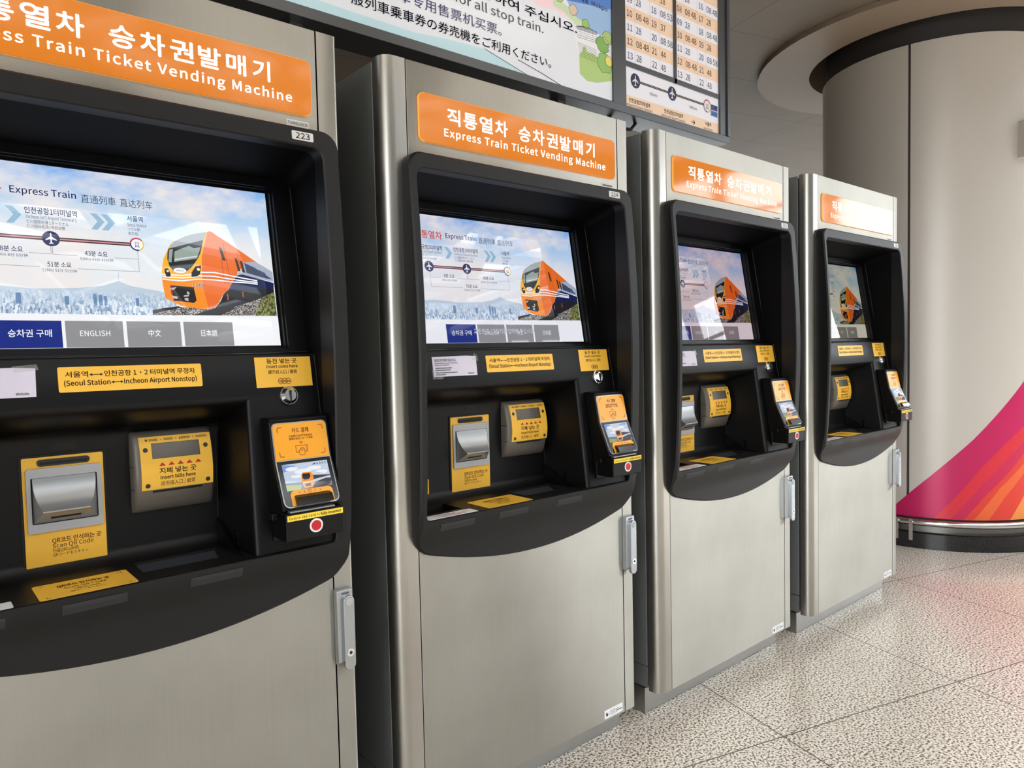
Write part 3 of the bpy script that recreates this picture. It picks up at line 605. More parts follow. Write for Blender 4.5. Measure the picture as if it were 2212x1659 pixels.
    mb.loft([[(.2815,.0925,.9415),(.3572,.0925,.9415)], [(.2818,.0930,.9385),(.3570,.0930,.9385)], [(.2705,.1275,.9150),(.3750,.1275,.9150)]], SILVER, closed=False)
    for sd in (2, 3):
        L_ = [(h[sd], h[0], h[1]) for h in hood]+[((.2818,.3570)[sd-2],  .0930,.9385), ((.2705,.3750)[sd-2],.1275,.9150)]
        mb.poly(L_ if sd == 3 else L_[::-1], SILVER)
    sl = lambda u, x: (x, .0930+(.1275-.0930)*u, .9385+(.9150-.9385)*u-.0004)
    mb.poly([sl(.45,.296), sl(.45,.345), sl(.62,.345), sl(.62,.296)], DARKGAP)
    mb.build('scanner_hood', qs, .0008, smooth=30, recalc=False)
    # sensor window above
    mb = MB(); o_ = rrect(.3055, .3490, 1.0470, 1.0660, .009); plate(mb, o_, W0, PLASTIC, .001); plate(mb, rrect(.3095, .3450, 1.0505, 1.0625, .006), flat(.134), DARKGAP, .0008)
    mb.build('sensor_window', con)
    # second yellow plate at the left end of the recess
    mb = MB(); plate(mb, rrect(.0850, .1835, .8325, .8800, .003), W0, YEL, .001)
    part(mb.build('receipt_label', con), 'yellow plate at the left end of the recess')
    # --- bill acceptor
    mb = MB()
    pr = [(.135,1.0700),(.1265,1.0690),(.1195,1.0640),(.1150,1.0540),(.1085,1.0350),(.1035,1.0100),(.1015,.9850),(.1040,.9600),(.1085,.9430),(.1150,.9230),(.1215,.9110),(.1285,.9075),(.135,.9070)]
    def lp(inset, out):
        return [(y+(out if y < .13 else 0), z) for y, z in pr]
    outl = []
    for xx, o_ in ((.4360,.012),(.4400,.004),(.4470,0),(.5810,0),(.5875,.004),(.5920,.012)):
        outl.append([(xx, min(y+o_, .135), z) for y, z in pr])
    mb.loft(outl, GREYPL, True, True, closed=False)
    for z in (1.0, .955): mb.box(.4352, .4366, .109, .134, z, z+.0012, DARKGAP)
    bl = part(mb.build('bill_acceptor', t, smooth=50), 'taupe grey bill acceptor with curved front')
    def BS(x, z, l=0.0):
        for (ya, za), (yb, zb_) in zip(pr, pr[1:]):
            if zb_ <= z <= za: u = (za-z)/(za-zb_) if za > zb_ else 0; return (x, ya+(yb-ya)*u-l, z)
        return (x, .135-l, z)
    mb = MB(); zs = [1.0585-j*(1.0585-.9535)/14 for j in range(15)]
    # plate with a window for the bill mouth
    def row(xa, xb, zlist, l): mb.loft([[BS(xa, z, l) for z in zlist], [BS(xb, z, l) for z in zlist]], YEL, closed=False)
    row(.4490, .5855, [z for z in zs if z >= 1.045]+[1.0455], .0015); row(.4490, .5855, [1.0150]+[z for z in zs if z < 1.0150], .0015)
    mid = [1.0455, 1.035, 1.025, 1.0150]; row(.4490, .4705, mid, .0015); row(.5620, .5855, mid, .0015)
    e0 = [BS(.4490, z, .0015) for z in zs]+[BS(.5855, z, .0015) for z in reversed(zs)]; e1 = [BS(.4490, z, 0) for z in zs]+[BS(.5855, z, 0) for z in reversed(zs)]
    mb.loft([e0, e1], YEL)
    for xx, zz in ((.4590,1.0335),(.5740,1.0335),(.4600,.9625),(.5750,.9625)):
        flatpoly(mb, circ(xx, zz, .0046, 16), BS, INK, .0019); flatpoly(mb, circ(xx, zz, .0036, 16), BS, SLOTBRN, .0021)
    for j in range(5):
        cx = .4880+.0172*j; flatpoly(mb, [(cx-.0062,1.0000),(cx+.0062,1.0000),(cx,1.0070)], BS, INKRED, .0019)
    text(mb, '₩ 1000 · 5000 · 10000 · 50000', .5190, 1.0495, .0056, BS, INK, w=.1180, al='C', bold=.016, lift=.0019)
    text(mb, '지폐 넣는 곳', .5170, .9845, .0115, BS, INK, w=.0700, al='C', bold=.018, lift=.0019)
    text(mb, 'Insert bills here', .5170, .9735, .0070, BS, INK, w=.0670, al='C', bold=.03, lift=.0019)
    text(mb, '纸币插入口 / 紙幣', .5170, .9600, .0090, BS, INK, w=.0660, al='C', bold=.004, lift=.0019)
    part(mb.build('bill_label', bl, recalc=False, smooth=0), 'yellow curved plate with bill values')
    mb = MB(); mo = [(.4705,1.0455),(.5620,1.0455),(.5620,1.0150),(.4705,1.0150)]
    mb.loft([[BS(x, z, .0015) for x, z in mo], [(x, y_, z) for (x, z), y_ in zip(mo, (.113,.113,.124,.124))]], SLOTBRN)
    mb.poly([(.4705,.113,1.0455),(.5620,.113,1.0455),(.5620,.112,1.0330),(.4705,.112,1.0330)][::-1], SLOTBRN)
    mb.poly([(.4705,.112,1.0330),(.5620,.112,1.0330),(.5620,.124,1.0150),(.4705,.124,1.0150)][::-1], DARKGAP)
    mb.box(.4760, .5550, .1095, .113, 1.0310, 1.0330, DARKGAP)
    mb.build('bill_slot', bl, recalc=False, smooth=0)
    mb = MB(); mb.poly([BS(.4690,.9470,.0006), BS(.5650,.9470,.0006), BS(.5650,.9515,.0006), BS(.4690,.9515,.0006)], DARKGAP); mb.build('return_slot', bl, smooth=0)
    # --- card reader
    mb = MB()
    sp = [(.0165,1.0880),(-.0225,1.0880),(-.0285,1.0840),(-.0240,1.0790),(-.0390,1.0020),(-.0790,.9120),(-.0780,.9050),(-.0300,.8970),(-.0300,.8385),(-.025,.8385)]
    mb.prism([(.6570, y, z) for y, z in sp], (.1290,0,0), PLASTIC2); cr = part(mb.build('card_reader', t, .003, smooth=30), 'card reader on black housing')
    UP = incl(-.0260, 1.0770, -(-.0425+.0260)/(1.0770-1.0020)*1.0); 
    au = (-.0260+.0425)/(1.0770-1.0020); al_ = (-.0425+.0830)/(1.0020-.9125)
    UP = incl(-.0425, 1.0020, au); LO = incl(-.0425, 1.0020, al_)
    def topround(x0, x1, z0, z1, r): 
        P_ = [(x0,z0),(x1,z0)]
        for cx, a0 in ((x1-r, 0), (x0+r, 90)):
            for j in range(7): a = math.radians(a0+90*j/6); P_.append((cx+r*math.cos(a), z1-r+r*math.sin(a)))
        return P_
    def botround(x0, x1, z0, z1, r):
        P_ = [(x1,z1),(x0,z1)]
        for cx, a0 in ((x0+r, 180), (x1-r, 270)):
            for j in range(7): a = math.radians(a0+90*j/6); P_.append((cx+r*math.cos(a), z0+r+r*math.sin(a)))
        return P_
    mb = MB()
    for mp, o_ in ((UP, topround(.6605, .7795, 1.0020, 1.0775, .010)), (LO, botround(.6605, .7795, .9125, 1.0020, .012))):
        a = [mp(x, z, -.012) for x, z in o_]; b = [mp(x, z, 0) for x, z in o_]
        ids = mb.loft([a, b], SILVER); mb.face(ids[1], SILVER)
    rim = part(mb.build('card_reader_rim', cr, smooth=30), 'silver rim')
    mb = MB(); plate(mb, topround(.6625, .7778, 1.0030, 1.0755, .0085), UP, YEL2, .0008)
    for xx, zz, sx, sz in ((.6715,1.0685,1,-1),(.7695,1.0685,-1,-1),(.6715,1.0100,1,1),(.7695,1.0100,-1,1)):
        P_ = [(xx, zz+.0095*sz), (xx, zz+.003*sz), (xx+.001*sx, zz+.001*sz), (xx+.003*sx, zz), (xx+.0095*sx, zz)]; strip(mb, P_, .0012, UP, INKBROWN, .0012)
    text(mb, '카드 결제', .7200, 1.0555, .0100, UP, INKBROWN, w=.0360, al='C', bold=.012, lift=.0012)
    text(mb, 'Credit Card Payment', .7200, 1.0475, .0046, UP, INKBROWN, w=.0510, al='C', bold=.012, lift=.0012)
    text(mb, '信用卡支付 / カード決済', .7200, 1.0415, .0048, UP, INKBROWN, w=.0510, al='C', bold=.01, lift=.0012)
    for r_ in (.0022, .0038, .0054): ring(mb, .7190, 1.0318, r_-.0005, r_+.0003, UP, INKBROWN, .0012, 45, 135, 8)
    hp = [(.7065,1.0165),(.7315,1.0165),(.7315,1.0295),(.7065,1.0295),(.7065,1.0165)]; strip(mb, hp, .0009, UP, INKBROWN, .0012); strip(mb, [(.7290,1.0165),(.7290,1.0295)], .0006, UP, INKBROWN, .0012)
    hd = [(.7150,1.0100),(.7225,1.0100),(.7250,1.0150),(.7250,1.0215),(.7232,1.0235),(.7200,1.0250),(.7165,1.0235),(.7150,1.0195),(.7125,1.0205),(.7130,1.0150)]
    flatpoly(mb, hd, UP, YEL2, .0014); strip(mb, hd+[hd[0]], .0008, UP, INKBROWN, .0016)
    for xx in (.7175, .7200, .7225): strip(mb, [(xx, 1.0175), (xx, 1.0240)], .0006, UP, INKBROWN, .0016)
    part(mb.build('card_label', rim, recalc=False, smooth=0), 'orange yellow payment panel')
    mb = MB(); plate(mb, botround(.6625, .7778, .9150, 1.0010, .010), LO, GLOSSBLK, .0008); flatpoly(mb, circ(.7755, .9240, .0012, 10), LO, DARKGAP, .0010)
    mb.build('card_reader_glass', rim, recalc=False, smooth=0)
    # its own small display
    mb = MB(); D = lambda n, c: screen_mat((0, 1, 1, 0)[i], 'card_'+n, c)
    qd = lambda pts, mt, l: flatpoly(mb, pts, LO, mt, l)
    sx0, sx1, sz0, sz1 = .6712, .7695, .9442, .9946
    qd([(sx0,sz0),(sx1,sz0),(sx1,sz1),(sx0,sz1)], D('sky', (196, 208, 228)), .0010)
    qd([(sx0,.980),(.690,.9835),(.700,.9905),(sx0,.9946)], D('blue', (120, 158, 222)), .0011)
    for cx, cz, rx, rz_ in ((.690,.985,.013,.004),(.712,.978,.018,.005),(.738,.982,.016,.004),(.752,.973,.014,.004),(.700,.970,.016,.003)): qd(circ(cx, cz, rx, 20, rz_), D('cloud', (238, 240, 244)), .0012)
    qd([(sx0,sz0),(sx1,sz0),(sx1,.9505),(.735,.957),(.70,.9585),(sx0,.9595)], D('land', (110, 122, 140)), .0013)
    qd([(sx0,sz0),(.700,sz0),(.704,.9530),(sx0,.9555)], D('grass', (158, 172, 92)), .0014)
    qd([(.726,sz0),(.760,sz0),(sx1,.9530),(sx1,.9590),(.737,.9620)], D('track', (62, 62, 70)), .0014)
    qd([(.727,.9540),(sx1,.9620),(sx1,.9660),(.740,.9740),(.726,.9755)], D('coach', (206, 210, 218)), .0015)
    qd([(.729,.9600),(sx1,.9640),(sx1,.9655),(.729,.9690)], D('coachwin', (52, 58, 80)), .0016)
    qd([(.706,.9500),(.709,.9465),(.726,.9465),(.731,.9520),(.732,.9690),(.728,.9755),(.711,.9760),(.7065,.9700)], D('cab', (240, 150, 56)), .0017)
    qd([(.7085,.9650),(.7115,.9620),(.721,.9620),(.7255,.9660),(.7260,.9735),(.7095,.9735)], D('cabglass', (44, 46, 54)), .0018)
    qd([(.712,.9490),(.723,.9490),(.7235,.9540),(.7115,.9540)], D('coupler', (40, 34, 34)), .0018)
    qd([(.707,.9555),(.731,.9570),(.731,.9585),(.707,.9570)], WHITE, .0018)
    qd([(.7330,.9880),(.7420,.9890),(.7430,.9925),(.7385,.9905)], D('logo', (36, 70, 160)), .0013)
    text(mb, 'AREX', .7445, .9880, .0042, LO, D('logotext', (30, 40, 90)), w=.0215, bold=.03, lift=.0013, space=1.2)
    part(mb.build('card_reader_screen', rim, recalc=False, smooth=0), 'small lit screen showing a train')
    mb = MB(); o_ = [(.6765,.9150),(.6860,.9150),(.6860,.9350),(.7580,.9350),(.7580,.9150),(.7675,.9150),(.7675,.9370),(.7645,.9420),(.7600,.9440),(.6840,.9440),(.6795,.9420),(.6765,.9370)]
    flatpoly(mb, o_, LO, YEL2, .0014)
    for j, xx in enumerate((.695,.7065,.729,.7405)): flatpoly(mb, [(xx-.0014,.9403),(xx,.9380),(xx+.0014,.9403)], LO, INKBROWN, .0018)
    strip(mb, [(.7155,.9366),(.7205,.9366),(.7205,.9425),(.7155,.9425),(.7155,.9366)], .0006, LO, INKBROWN, .0018)
    part(mb.build('slot_label', rim, recalc=False, smooth=0), 'yellow surround of the card slot')
    mb = MB(); pr2 = [LO(.684, .9345, .001), LO(.684, .9320, .012), LO(.684, .9180, .014), LO(.684, .9150, .001)]
    mb.prism(pr2, (.0765,0,0), GLOSSBLK); a_ = LO(.692, .9280, .0138); mb.box(.692, .753, a_[1]-.0006, a_[1]+.004, .9230, .9245, DARKGAP)
    mb.build('card_slot', rim, .0015, smooth=30)
    # flap below
    mb = MB(); mb.prism([(.6560,-.0940,.9000),(.6560,-.0940,.8515),(.6560,-.0900,.8475),(.6560,-.0300,.8475),(.6560,-.0300,.9050),(.6560,-.0900,.9035)], (.1240,0,0), PLASTIC2)
    mb.box(.642, .656, -.060, -.030, .888, .902, PLASTIC2)
    flap = mb.build('receipt_box', cr, .0025, smooth=30)
    FB = flat(-.0940)
    mb = MB(); plate(mb, [(.6590,.8885),(.7785,.8885),(.7785,.9000),(.6590,.9000)], FB, YEL3, .0006)
    text(mb, 'Ensure the card is', .6625, .8918, .0052, FB, INK, w=.0640, bold=.008, lift=.0010, space=1.1); text(mb, 'fully inserted', .7290, .8918, .0052, FB, INK, w=.0440, bold=.035, lift=.0010)
    part(mb.build('warning_strip', flap, recalc=False, smooth=0), 'yellow strip with printed card warning')
    mb = MB(); mb.disc((.7190,-.0940,.8725), (0,-1,0), .0142, .0008, WHITE, 32); mb.disc((.7190,-.0948,.8725), (0,-1,0), .0104, .0008, RED, 32)
    part(mb.build('red_dot', flap, recalc=False), 'red disc ringed in white')
    mb = MB(); mb.prism([(.668,-.088,.9032),(.668,-.040,.9060),(.668,-.040,.9085),(.668,-.088,.9060)], (.096,0,0), SILVER); mb.build('card_guide', cr)
    # --- door latch on the right seam
    mb = MB(); mb.prism([(.7970,0,.7005),(.7970,-.0135,.6990),(.7970,-.0165,.6960),(.7970,-.0165,.5395),(.7970,-.012,.5335),(.7970,0,.5325)], (.0385,0,0), LATCH)
    lt = part(mb.build('door_latch', t, .0015, smooth=30), 'long zinc swing latch')
    mb = MB(); o_ = rrect(.8085, .8345, .5205, .6860, .0129, 8)
    ids = mb.loft([[(x,-.0155,z) for x,z in o_], [(x,-.0260,z) for x,z in o_]], LATCH); mb.face(ids[1], LATCH)
    mb.build('latch_lever', lt, .002, smooth=30)
    mb = MB(); mb.disc((.8215,-.0260,.5600), (0,-1,0), .0085, .0012, CHROME, 24); mb.disc((.8215,-.0272,.5600), (0,-1,0), .0035, .0006, DARKGAP, 12)
    mb.build('latch_lock', lt)
    mb = MB(); mb.disc((.8215,-.0260,.6730), (0,-1,0), .0085, .0008, SILVER_LT, 24); mb.build('latch_pivot', lt)
    mb = MB(); mb.box(.8085, .8260, -.0170, -.0164, .6885, .6930, GREYINK); mb.build('latch_badge', lt)
    return t

# ------------------------------------------------------------------ setting
TH = math.radians(-16.27)
def grid_mat(name, rgb_stops, nscale, joint, sx, sy, ox, oy, rough, jw, coat=0.0, detail=2.0, bumpy=0.0):
    m = mat(name, (200, 190, 175), rough, coat=coat, crough=0.14); k = NT(m)
    c = k.ramp(k.noise(k.coords((nscale,)*3), 1.0, detail, 0.55), rgb_stops)
    big = k.ramp(k.noise(k.coords((1.3,)*3), 1.0, 3), [(0.3, (238, 236, 234)), (0.7, (255, 255, 255))]); c = k.mix(1.0, c, big, 'MULTIPLY')
    mp = k.coords((1, 1, 1), (0, 0, -TH), (0, 0, 0))
    s = k.n('ShaderNodeSeparateXYZ'); k.l(mp, s.inputs[0])
    lines = None
    for ax, size, off in ((0, sx, ox), (1, sy, oy)):
        a = k.n('ShaderNodeMath', operation='ADD'); a.inputs[1].default_value = -off + 200*size + size/2; k.l(s.outputs[ax], a.inputs[0])
        p = k.n('ShaderNodeMath', operation='MODULO'); p.inputs[1].default_value = size; k.l(a.outputs[0], p.inputs[0])
        d = k.n('ShaderNodeMath', operation='SUBTRACT'); d.inputs[1].default_value = size/2; k.l(p.outputs[0], d.inputs[0])
        ab = k.n('ShaderNodeMath', operation='ABSOLUTE'); k.l(d.outputs[0], ab.inputs[0])
        lt = k.n('ShaderNodeMath', operation='LESS_THAN'); lt.inputs[1].default_value = jw; k.l(ab.outputs[0], lt.inputs[0])
        if lines is None: lines = lt.outputs[0]
        else:
            mx = k.n('ShaderNodeMath', operation='MAXIMUM'); k.l(lines, mx.inputs[0]); k.l(lt.outputs[0], mx.inputs[1]); lines = mx.outputs[0]
    c = k.mix(lines, c, lin(joint)); k.l(c, k.b.inputs['Base Color'])
    return m
FLOORM = grid_mat('granite_tile', [(0.35, (86, 78, 72)), (0.43, (150, 139, 128)), (0.50, (230, 219, 203)), (0.62, (248, 240, 228))], 135, (70, 62, 56), .817, .859, 1.209, .016, 0.4, .0022, coat=0.65, detail=1.0)
CEILM = grid_mat('ceiling_panel', [(0.0, (128, 116, 103)), (1.0, (134, 122, 109))], 3, (92, 84, 76), 1.755, .5875, .786, .590, 0.6, .003)
CEILPLAIN = mat('ceiling_ring_paint', (150, 132, 114), 0.55)
WALLM = mat('hall_wall', (68, 69, 66), 0.6)
FRAMEM = mat('white_steel_lattice', (196, 198, 200), 0.5)
DARKMETAL = mat('dark_sign_frame', (96, 98, 100), 0.32, 0.7); k = NT(DARKMETAL); k.bump(k.noise(k.coords((40, 40, 40)), 1.0, 3), 0.15, 0.002)

mb = MB(); mb.poly([(-30,-40,0),(45,-40,0),(45,14,0),(-30,14,0)], FLOORM); tag(mb.build('floor', smooth=0, recalc=False), kind='structure')
# low ceiling over the ticket machines, cut round the column, open towards the glazed hall
CX, CY, CR, ZT = 4.343, .382, .659, 2.94
CZ = 3.065
def ring_pts(r, z, n=72): return [(CX+r*math.cos(2*pi*j/n), CY+r*math.sin(2*pi*j/n), z) for j in range(n)]
mb = MB()
# polygon round the hole: four quadrant pieces
x0, x1, y0, y1 = -14, 14, -2.7, 13
XE, YE = 2.6, -1.35
RH = .80
def hole_arc(a0, a1, n=24): return [(CX+RH*math.cos(math.radians(a0+(a1-a0)*j/n)), CY+RH*math.sin(math.radians(a0+(a1-a0)*j/n))) for j in range(n+1)]
def cp(pts, z=CZ):
    mb.poly([(x, y, z) for x, y in pts][::-1], CEILM)
cp([(x0,y0),(XE,y0),(XE,YE),(XE,y1),(x0,y1)])
cp([(XE,YE),(CX,YE),(CX,CY-RH)]+hole_arc(270,180)[1:]+[(XE,CY)])
cp([(CX,YE),(x1,YE),(x1,CY),(CX+RH,CY)]+hole_arc(360,270)[1:])
cp([(x1,CY),(x1,y1),(CX,y1),(CX,CY+RH)]+hole_arc(90,0)[1:])
cp([(CX,y1),(XE,y1),(XE,CY),(CX-RH,CY)]+hole_arc(180,90)[1:])
mb.poly([(x0,y0,CZ),(XE,y0,CZ),(XE,y0,CZ+.9),(x0,y0,CZ+.9)], CEILPLAIN); mb.poly([(XE,y0,CZ),(XE,YE,CZ),(XE,YE,CZ+.9),(XE,y0,CZ+.9)], CEILPLAIN); mb.poly([(XE,YE,CZ),(x1,YE,CZ),(x1,YE,CZ+.9),(XE,YE,CZ+.9)], CEILPLAIN)
mb.poly([(x0,y0,CZ+.9),(XE,y0,CZ+.9),(XE,YE,CZ+.9),(x1,YE,CZ+.9),(x1,y1,CZ+.9),(x0,y1,CZ+.9)], CEILPLAIN)
tag(mb.build('ceiling', smooth=0, recalc=False), kind='structure')
# ring round the column
mb = MB()
mb.loft([ring_pts(1.075, CZ), ring_pts(1.08, 3.034), ring_pts(.745, 3.034), ring_pts(.745, CZ+.25)], CEILPLAIN)
tag(mb.build('trim_1', smooth=40), kind='structure')
# far walls
mb = MB(); mb.poly([(-14,13,0),(14,13,0),(14,13,CZ+.9),(-14,13,CZ+.9)], WALLM); tag(mb.build('wall_back', smooth=0), kind='structure')
mb = MB(); mb.poly([(-14,-16,0),(-14,-11,0),(-14,-11,7),(-14,-16,7)], WALLM); mb.poly([(-14,-5,0),(-14,13,0),(-14,13,CZ+.9),(-14,-2.7,CZ+.9),(-14,-2.7,7),(-14,-5,7)], WALLM); tag(mb.build('wall_left', smooth=0), kind='structure')
mb = MB(); mb.poly([(-14,-16,0),(15,-16,0),(15,-16,9.5),(-14,-16,9.5)], WALLM); tag(mb.build('wall_front', smooth=0), kind='structure')
# rows of linear lamps set in the low ceiling in front of the machines
LAMPM = mat('lamp_diffuser', (240, 238, 232), 0.4, emit=(255, 247, 236), estr=14.0)
for r_i, yy in enumerate((-1.15, -2.1)):
    for c_i in range(7):
        xx = -6.4+1.35*c_i+.4*r_i
        t_ = empty('linear_ceiling_lamp', (xx, yy, CZ)); tag(t_, f'slim linear ceiling lamp, {("first","second","third","fourth","fifth","sixth","seventh")[c_i]} from the left in the row {("nearer","farther")[r_i]} to the machines', 'ceiling lamp', 'linear lamps in the low ceiling')
        mb = MB(); mb.box(-.46, .46, -.055, .055, -.018, 0, CEILPLAIN); mb.build('lamp_housing', t_)
        mb = MB(); mb.poly([(-.45,-.045,-.0185),(.45,-.045,-.0185),(.45,.045,-.0185),(-.45,.045,-.0185)][::-1], LAMPM); mb.build('diffuser', t_, smooth=0, recalc=False)
# glazed hall: triangulated skylight and a window wall of horizontal bars
mb = MB(); rnd = random.Random(3)
def bar(a, b, w): mb.tube([a, b], w, FRAMEM, 6, False)
NX, NY, S_ = 17, 8, 2.3
def gp(i, j): return (-14+S_*(i+.5*(j % 2)), -2.4-2.0*j, 6.2+.9*math.sin(i*.5)+.25*j)
for i in range(NX):
    for j in range(NY):
        a = gp(i, j)
        if i+1 < NX: bar(a, gp(i+1, j), .17)
        if j+1 < NY:
            bar(a, gp(i, j+1), .17); k2 = i-1 if j % 2 == 0 else i+1
            if 0 <= k2 < NX: bar(a, gp(k2, j+1), .17)
tag(mb.build('window_1', smooth=40), kind='structure')
mb = MB()
xw = 24.0
BANDS_ = ((0, 3.4), (7.8, 9.6))
for za, zb in BANDS_: mb.box(xw, xw+.16, -18, 8, za, zb, WALLM)
for z in (1.9, 4.5, 6.2, 10.8, 11.8, 12.8, 13.8, 15.0, 16.2): mb.box(xw, xw+.16, -18, 8, z, z+.12, WALLM)
for j in range(8): mb.box(xw-.3, xw+.3, -18+3.7*j, -18+3.7*j+.3, 0, 16.4, WALLM)
tag(mb.build('window_2', smooth=0), kind='structure')
mb = MB()
for za, zb in BANDS_+((10.2,10.35),(11.4,11.55),(12.6,12.75),(13.8,13.95),(15,15.15)): mb.box(15.0, 24, -18.2, -18.05, za, zb, WALLM)
for j in range(4): mb.box(15+2.9*j, 15+2.9*j+.5, -18.25, -18.0, 0, 16.4, WALLM)
tag(mb.build('window_3', smooth=0), kind='structure')

# ------------------------------------------------------------------ column
CLAD = mat('column_cladding', (204, 197, 188), 0.4, 0.15, coat=0.25, crough=0.22)
SEAMM = mat('column_seam', (58, 52, 48), 0.5)
GRAN = mat('black_granite', (22, 22, 23), 0.14); k = NT(GRAN); k.l(k.ramp(k.noise(k.coords((300,)*3), 1.0, 2), [(0.5, (16, 16, 17)), (0.72, (60, 60, 60))]), k.b.inputs['Base Color'])
RAILM = mat('polished_rail', (205, 204, 200), 0.12, 1.0)
COLLAR = mat('dark_collar', (52, 48, 46), 0.6)
col = empty('column', (0, 0, 0)); tag(col, 'huge round pale grey column with magenta print at its foot', 'column')
def cylp(a, z, l=0.0):
    t = math.radians(a); return (CX+(CR+l)*math.cos(t), CY+(CR+l)*math.sin(t), z)
seams = [-170.9, -98.9, -26.9, 45.1, 117.1]
for sA in seams:
    mb = MB(); aa = [sA+.62+(72-1.24)*j/30 for j in range(31)]
    a_, b_ = [cylp(a, .172) for a in aa], [cylp(a, ZT) for a in aa]; c_, d_ = [cylp(a, ZT, -.02) for a in aa], [cylp(a, .172, -.02) for a in aa]
    mb.loft([d_, a_, b_, c_], CLAD, closed=False); mb.poly([d_[0], a_[0], b_[0], c_[0]], CLAD); mb.poly([d_[-1], a_[-1], b_[-1], c_[-1]], CLAD)
    mb.build('cladding_panel', col, smooth=40)
mb = MB(); mb.loft([ring_pts(CR-.012, .15), ring_pts(CR-.012, ZT-.002)], SEAMM); part(mb.build('seam_core', col, smooth=40), 'dark joint between the panels')
mb = MB(); mb.loft([ring_pts(.635, ZT-.01), ring_pts(.635, 3.6)], COLLAR); part(mb.build('collar', col, smooth=40), 'dark neck entering the ceiling')
# printed swoosh
EDGE = [(-178.5,.212),(-176.8,.231),(-171.5,.295),(-169,.326),(-160,.430),(-150.6,.540),(-142,.640),(-133.9,.745),(-124.6,.865),(-116.1,.974),(-104,1.15),(-90,1.38),(-70,1.75),(-50,2.2)]
def curve(tab, a):
    for (a0, z0), (a1, z1) in zip(tab, tab[1:]):
        if a0 <= a <= a1: return z0+(z1-z0)*(a-a0)/(a1-a0)
    return tab[0][1] if a < tab[0][0] else tab[-1][1]
MAG = mat('print_magenta', (200, 22, 92), 0.3, 0.1); CRIM = mat('print_crimson', (222, 46, 62), 0.3, 0.1); PINKR = mat('print_pink_red', (208, 36, 84), 0.3, 0.1)
ORR = mat('print_orange_red', (226, 66, 52), 0.3, 0.1); OR1 = mat('print_orange', (236, 104, 56), 0.3, 0.1); OR2 = mat('print_light_orange', (240, 146, 74), 0.3, 0.1)
BANDS = [(MAG, EDGE), (CRIM, [(-159.1,.172),(-146.8,.344),(-138,.480),(-126.8,.612),(-115.8,.714),(-98,.90),(-70,1.2),(-50,1.5)]),
         (PINKR, [(-152,.172),(-138,.375),(-126,.52),(-115.6,.625),(-98,.79),(-70,1.08),(-50,1.35)]),
         (ORR, [(-146,.172),(-135.8,.319),(-124.2,.450),(-115.6,.558),(-98,.72),(-70,1.0),(-50,1.25)]),
         (OR1, [(-141.5,.172),(-129,.358),(-115.5,.499),(-98,.66),(-70,.92),(-50,1.15)]),
         (ORR, [(-134.5,.172),(-126.5,.303),(-115.5,.440),(-98,.60),(-70,.85),(-50,1.05)]),
         (OR2, [(-123.4,.172),(-115.3,.310),(-98,.50),(-70,.75),(-50,.95)])]
mb = MB()
for lvl, (mt, tab) in enumerate(BANDS):
    up_t = tab; lo_t = BANDS[lvl+1][1] if lvl+1 < len(BANDS) else None
    a = tab[0][0]; aa = [a+j*1.0 for j in range(int(-50-a)+1)]
    aa = sorted(set(aa + ([lo_t[0][0]] if lo_t else [])))
    for p, q in zip(aa, aa[1:]):
        if p < seams[0]+.5 and q > seams[0]-.5: 
            pass
        zl = lambda t: .172 if lo_t is None or t < lo_t[0][0] else curve(lo_t, t)
        mb.poly([cylp(p, zl(p), .0006), cylp(q, zl(q), .0006), cylp(q, curve(up_t, q), .0006), cylp(p, curve(up_t, p), .0006)], mt)
part(mb.build('printed_swoosh', col, smooth=60, recalc=False), 'magenta to orange curved print')
mb = MB(); mb.loft([ring_pts(.724, 0, 96), ring_pts(.724, .088, 96), ring_pts(.718, .092, 96), ring_pts(.66, .092, 96)], GRAN); part(mb.build('base', col, smooth=40), 'polished black granite base')
BANDM = mat('kick_band_steel', (120, 118, 114), 0.3, 0.8)
mb = MB(); mb.loft([ring_pts(.684, .092, 96), ring_pts(.684, .128, 96), ring_pts(.66, .130, 96)], BANDM); mb.build('kick_band', col, smooth=40)
mb = MB(); R_, r_ = .700, .019
mb.loft([[(CX+(R_+r_*math.cos(b))*math.cos(a), CY+(R_+r_*math.cos(b))*math.sin(a), .150+r_*math.sin(b)) for b in [2*pi*j/10 for j in range(10)]] for a in [2*pi*j/96 for j in range(97)]], RAILM)
part(mb.build('bumper_rail', col, smooth=50), 'polished steel bumper rail')
for sA in (-174.5, -168.5):
    mb = MB(); t = math.radians(sA); e = Vector((math.cos(t), math.sin(t), 0)); w = Vector((-e.y, e.x, 0)); c = Vector((CX, CY, 0))
    P = [c+e*.722+w*s*.010+Vector((0,0,z)) for s, z in ((-1,.045),(1,.045),(1,.172),(-1,.172))]
    mb.prism([tuple(p) for p in P], tuple(e*.008), RAILM); mb.build('rail_bracket', col)
# box on the column, cut by the right edge of the picture
t = math.radians(-116.8); e = Vector((math.cos(t), math.sin(t), 0)); w = Vector((-e.y, e.x, 0)); c = Vector((CX, CY, 0))
mb = MB(); P = [c+e*(CR-.004)+w*s+Vector((0,0,z)) for s, z in ((-.052,2.236),(.10,2.236),(.10,2.442),(-.052,2.442))]
mb.prism([tuple(p) for p in P], tuple(e*.06), mat('box_cream', (206, 200, 192), 0.45))
bx = mb.build('control_box', bevel=.003); tag(bx, 'cream control box mounted high on the round column', 'control box')
mb = MB(); mb.disc(tuple(c+e*(CR+.056)-w*.043+Vector((0,0,2.345))), tuple(e), .004, .0015, DARKGAP, 12); o = mb.build('box_screw', bx)
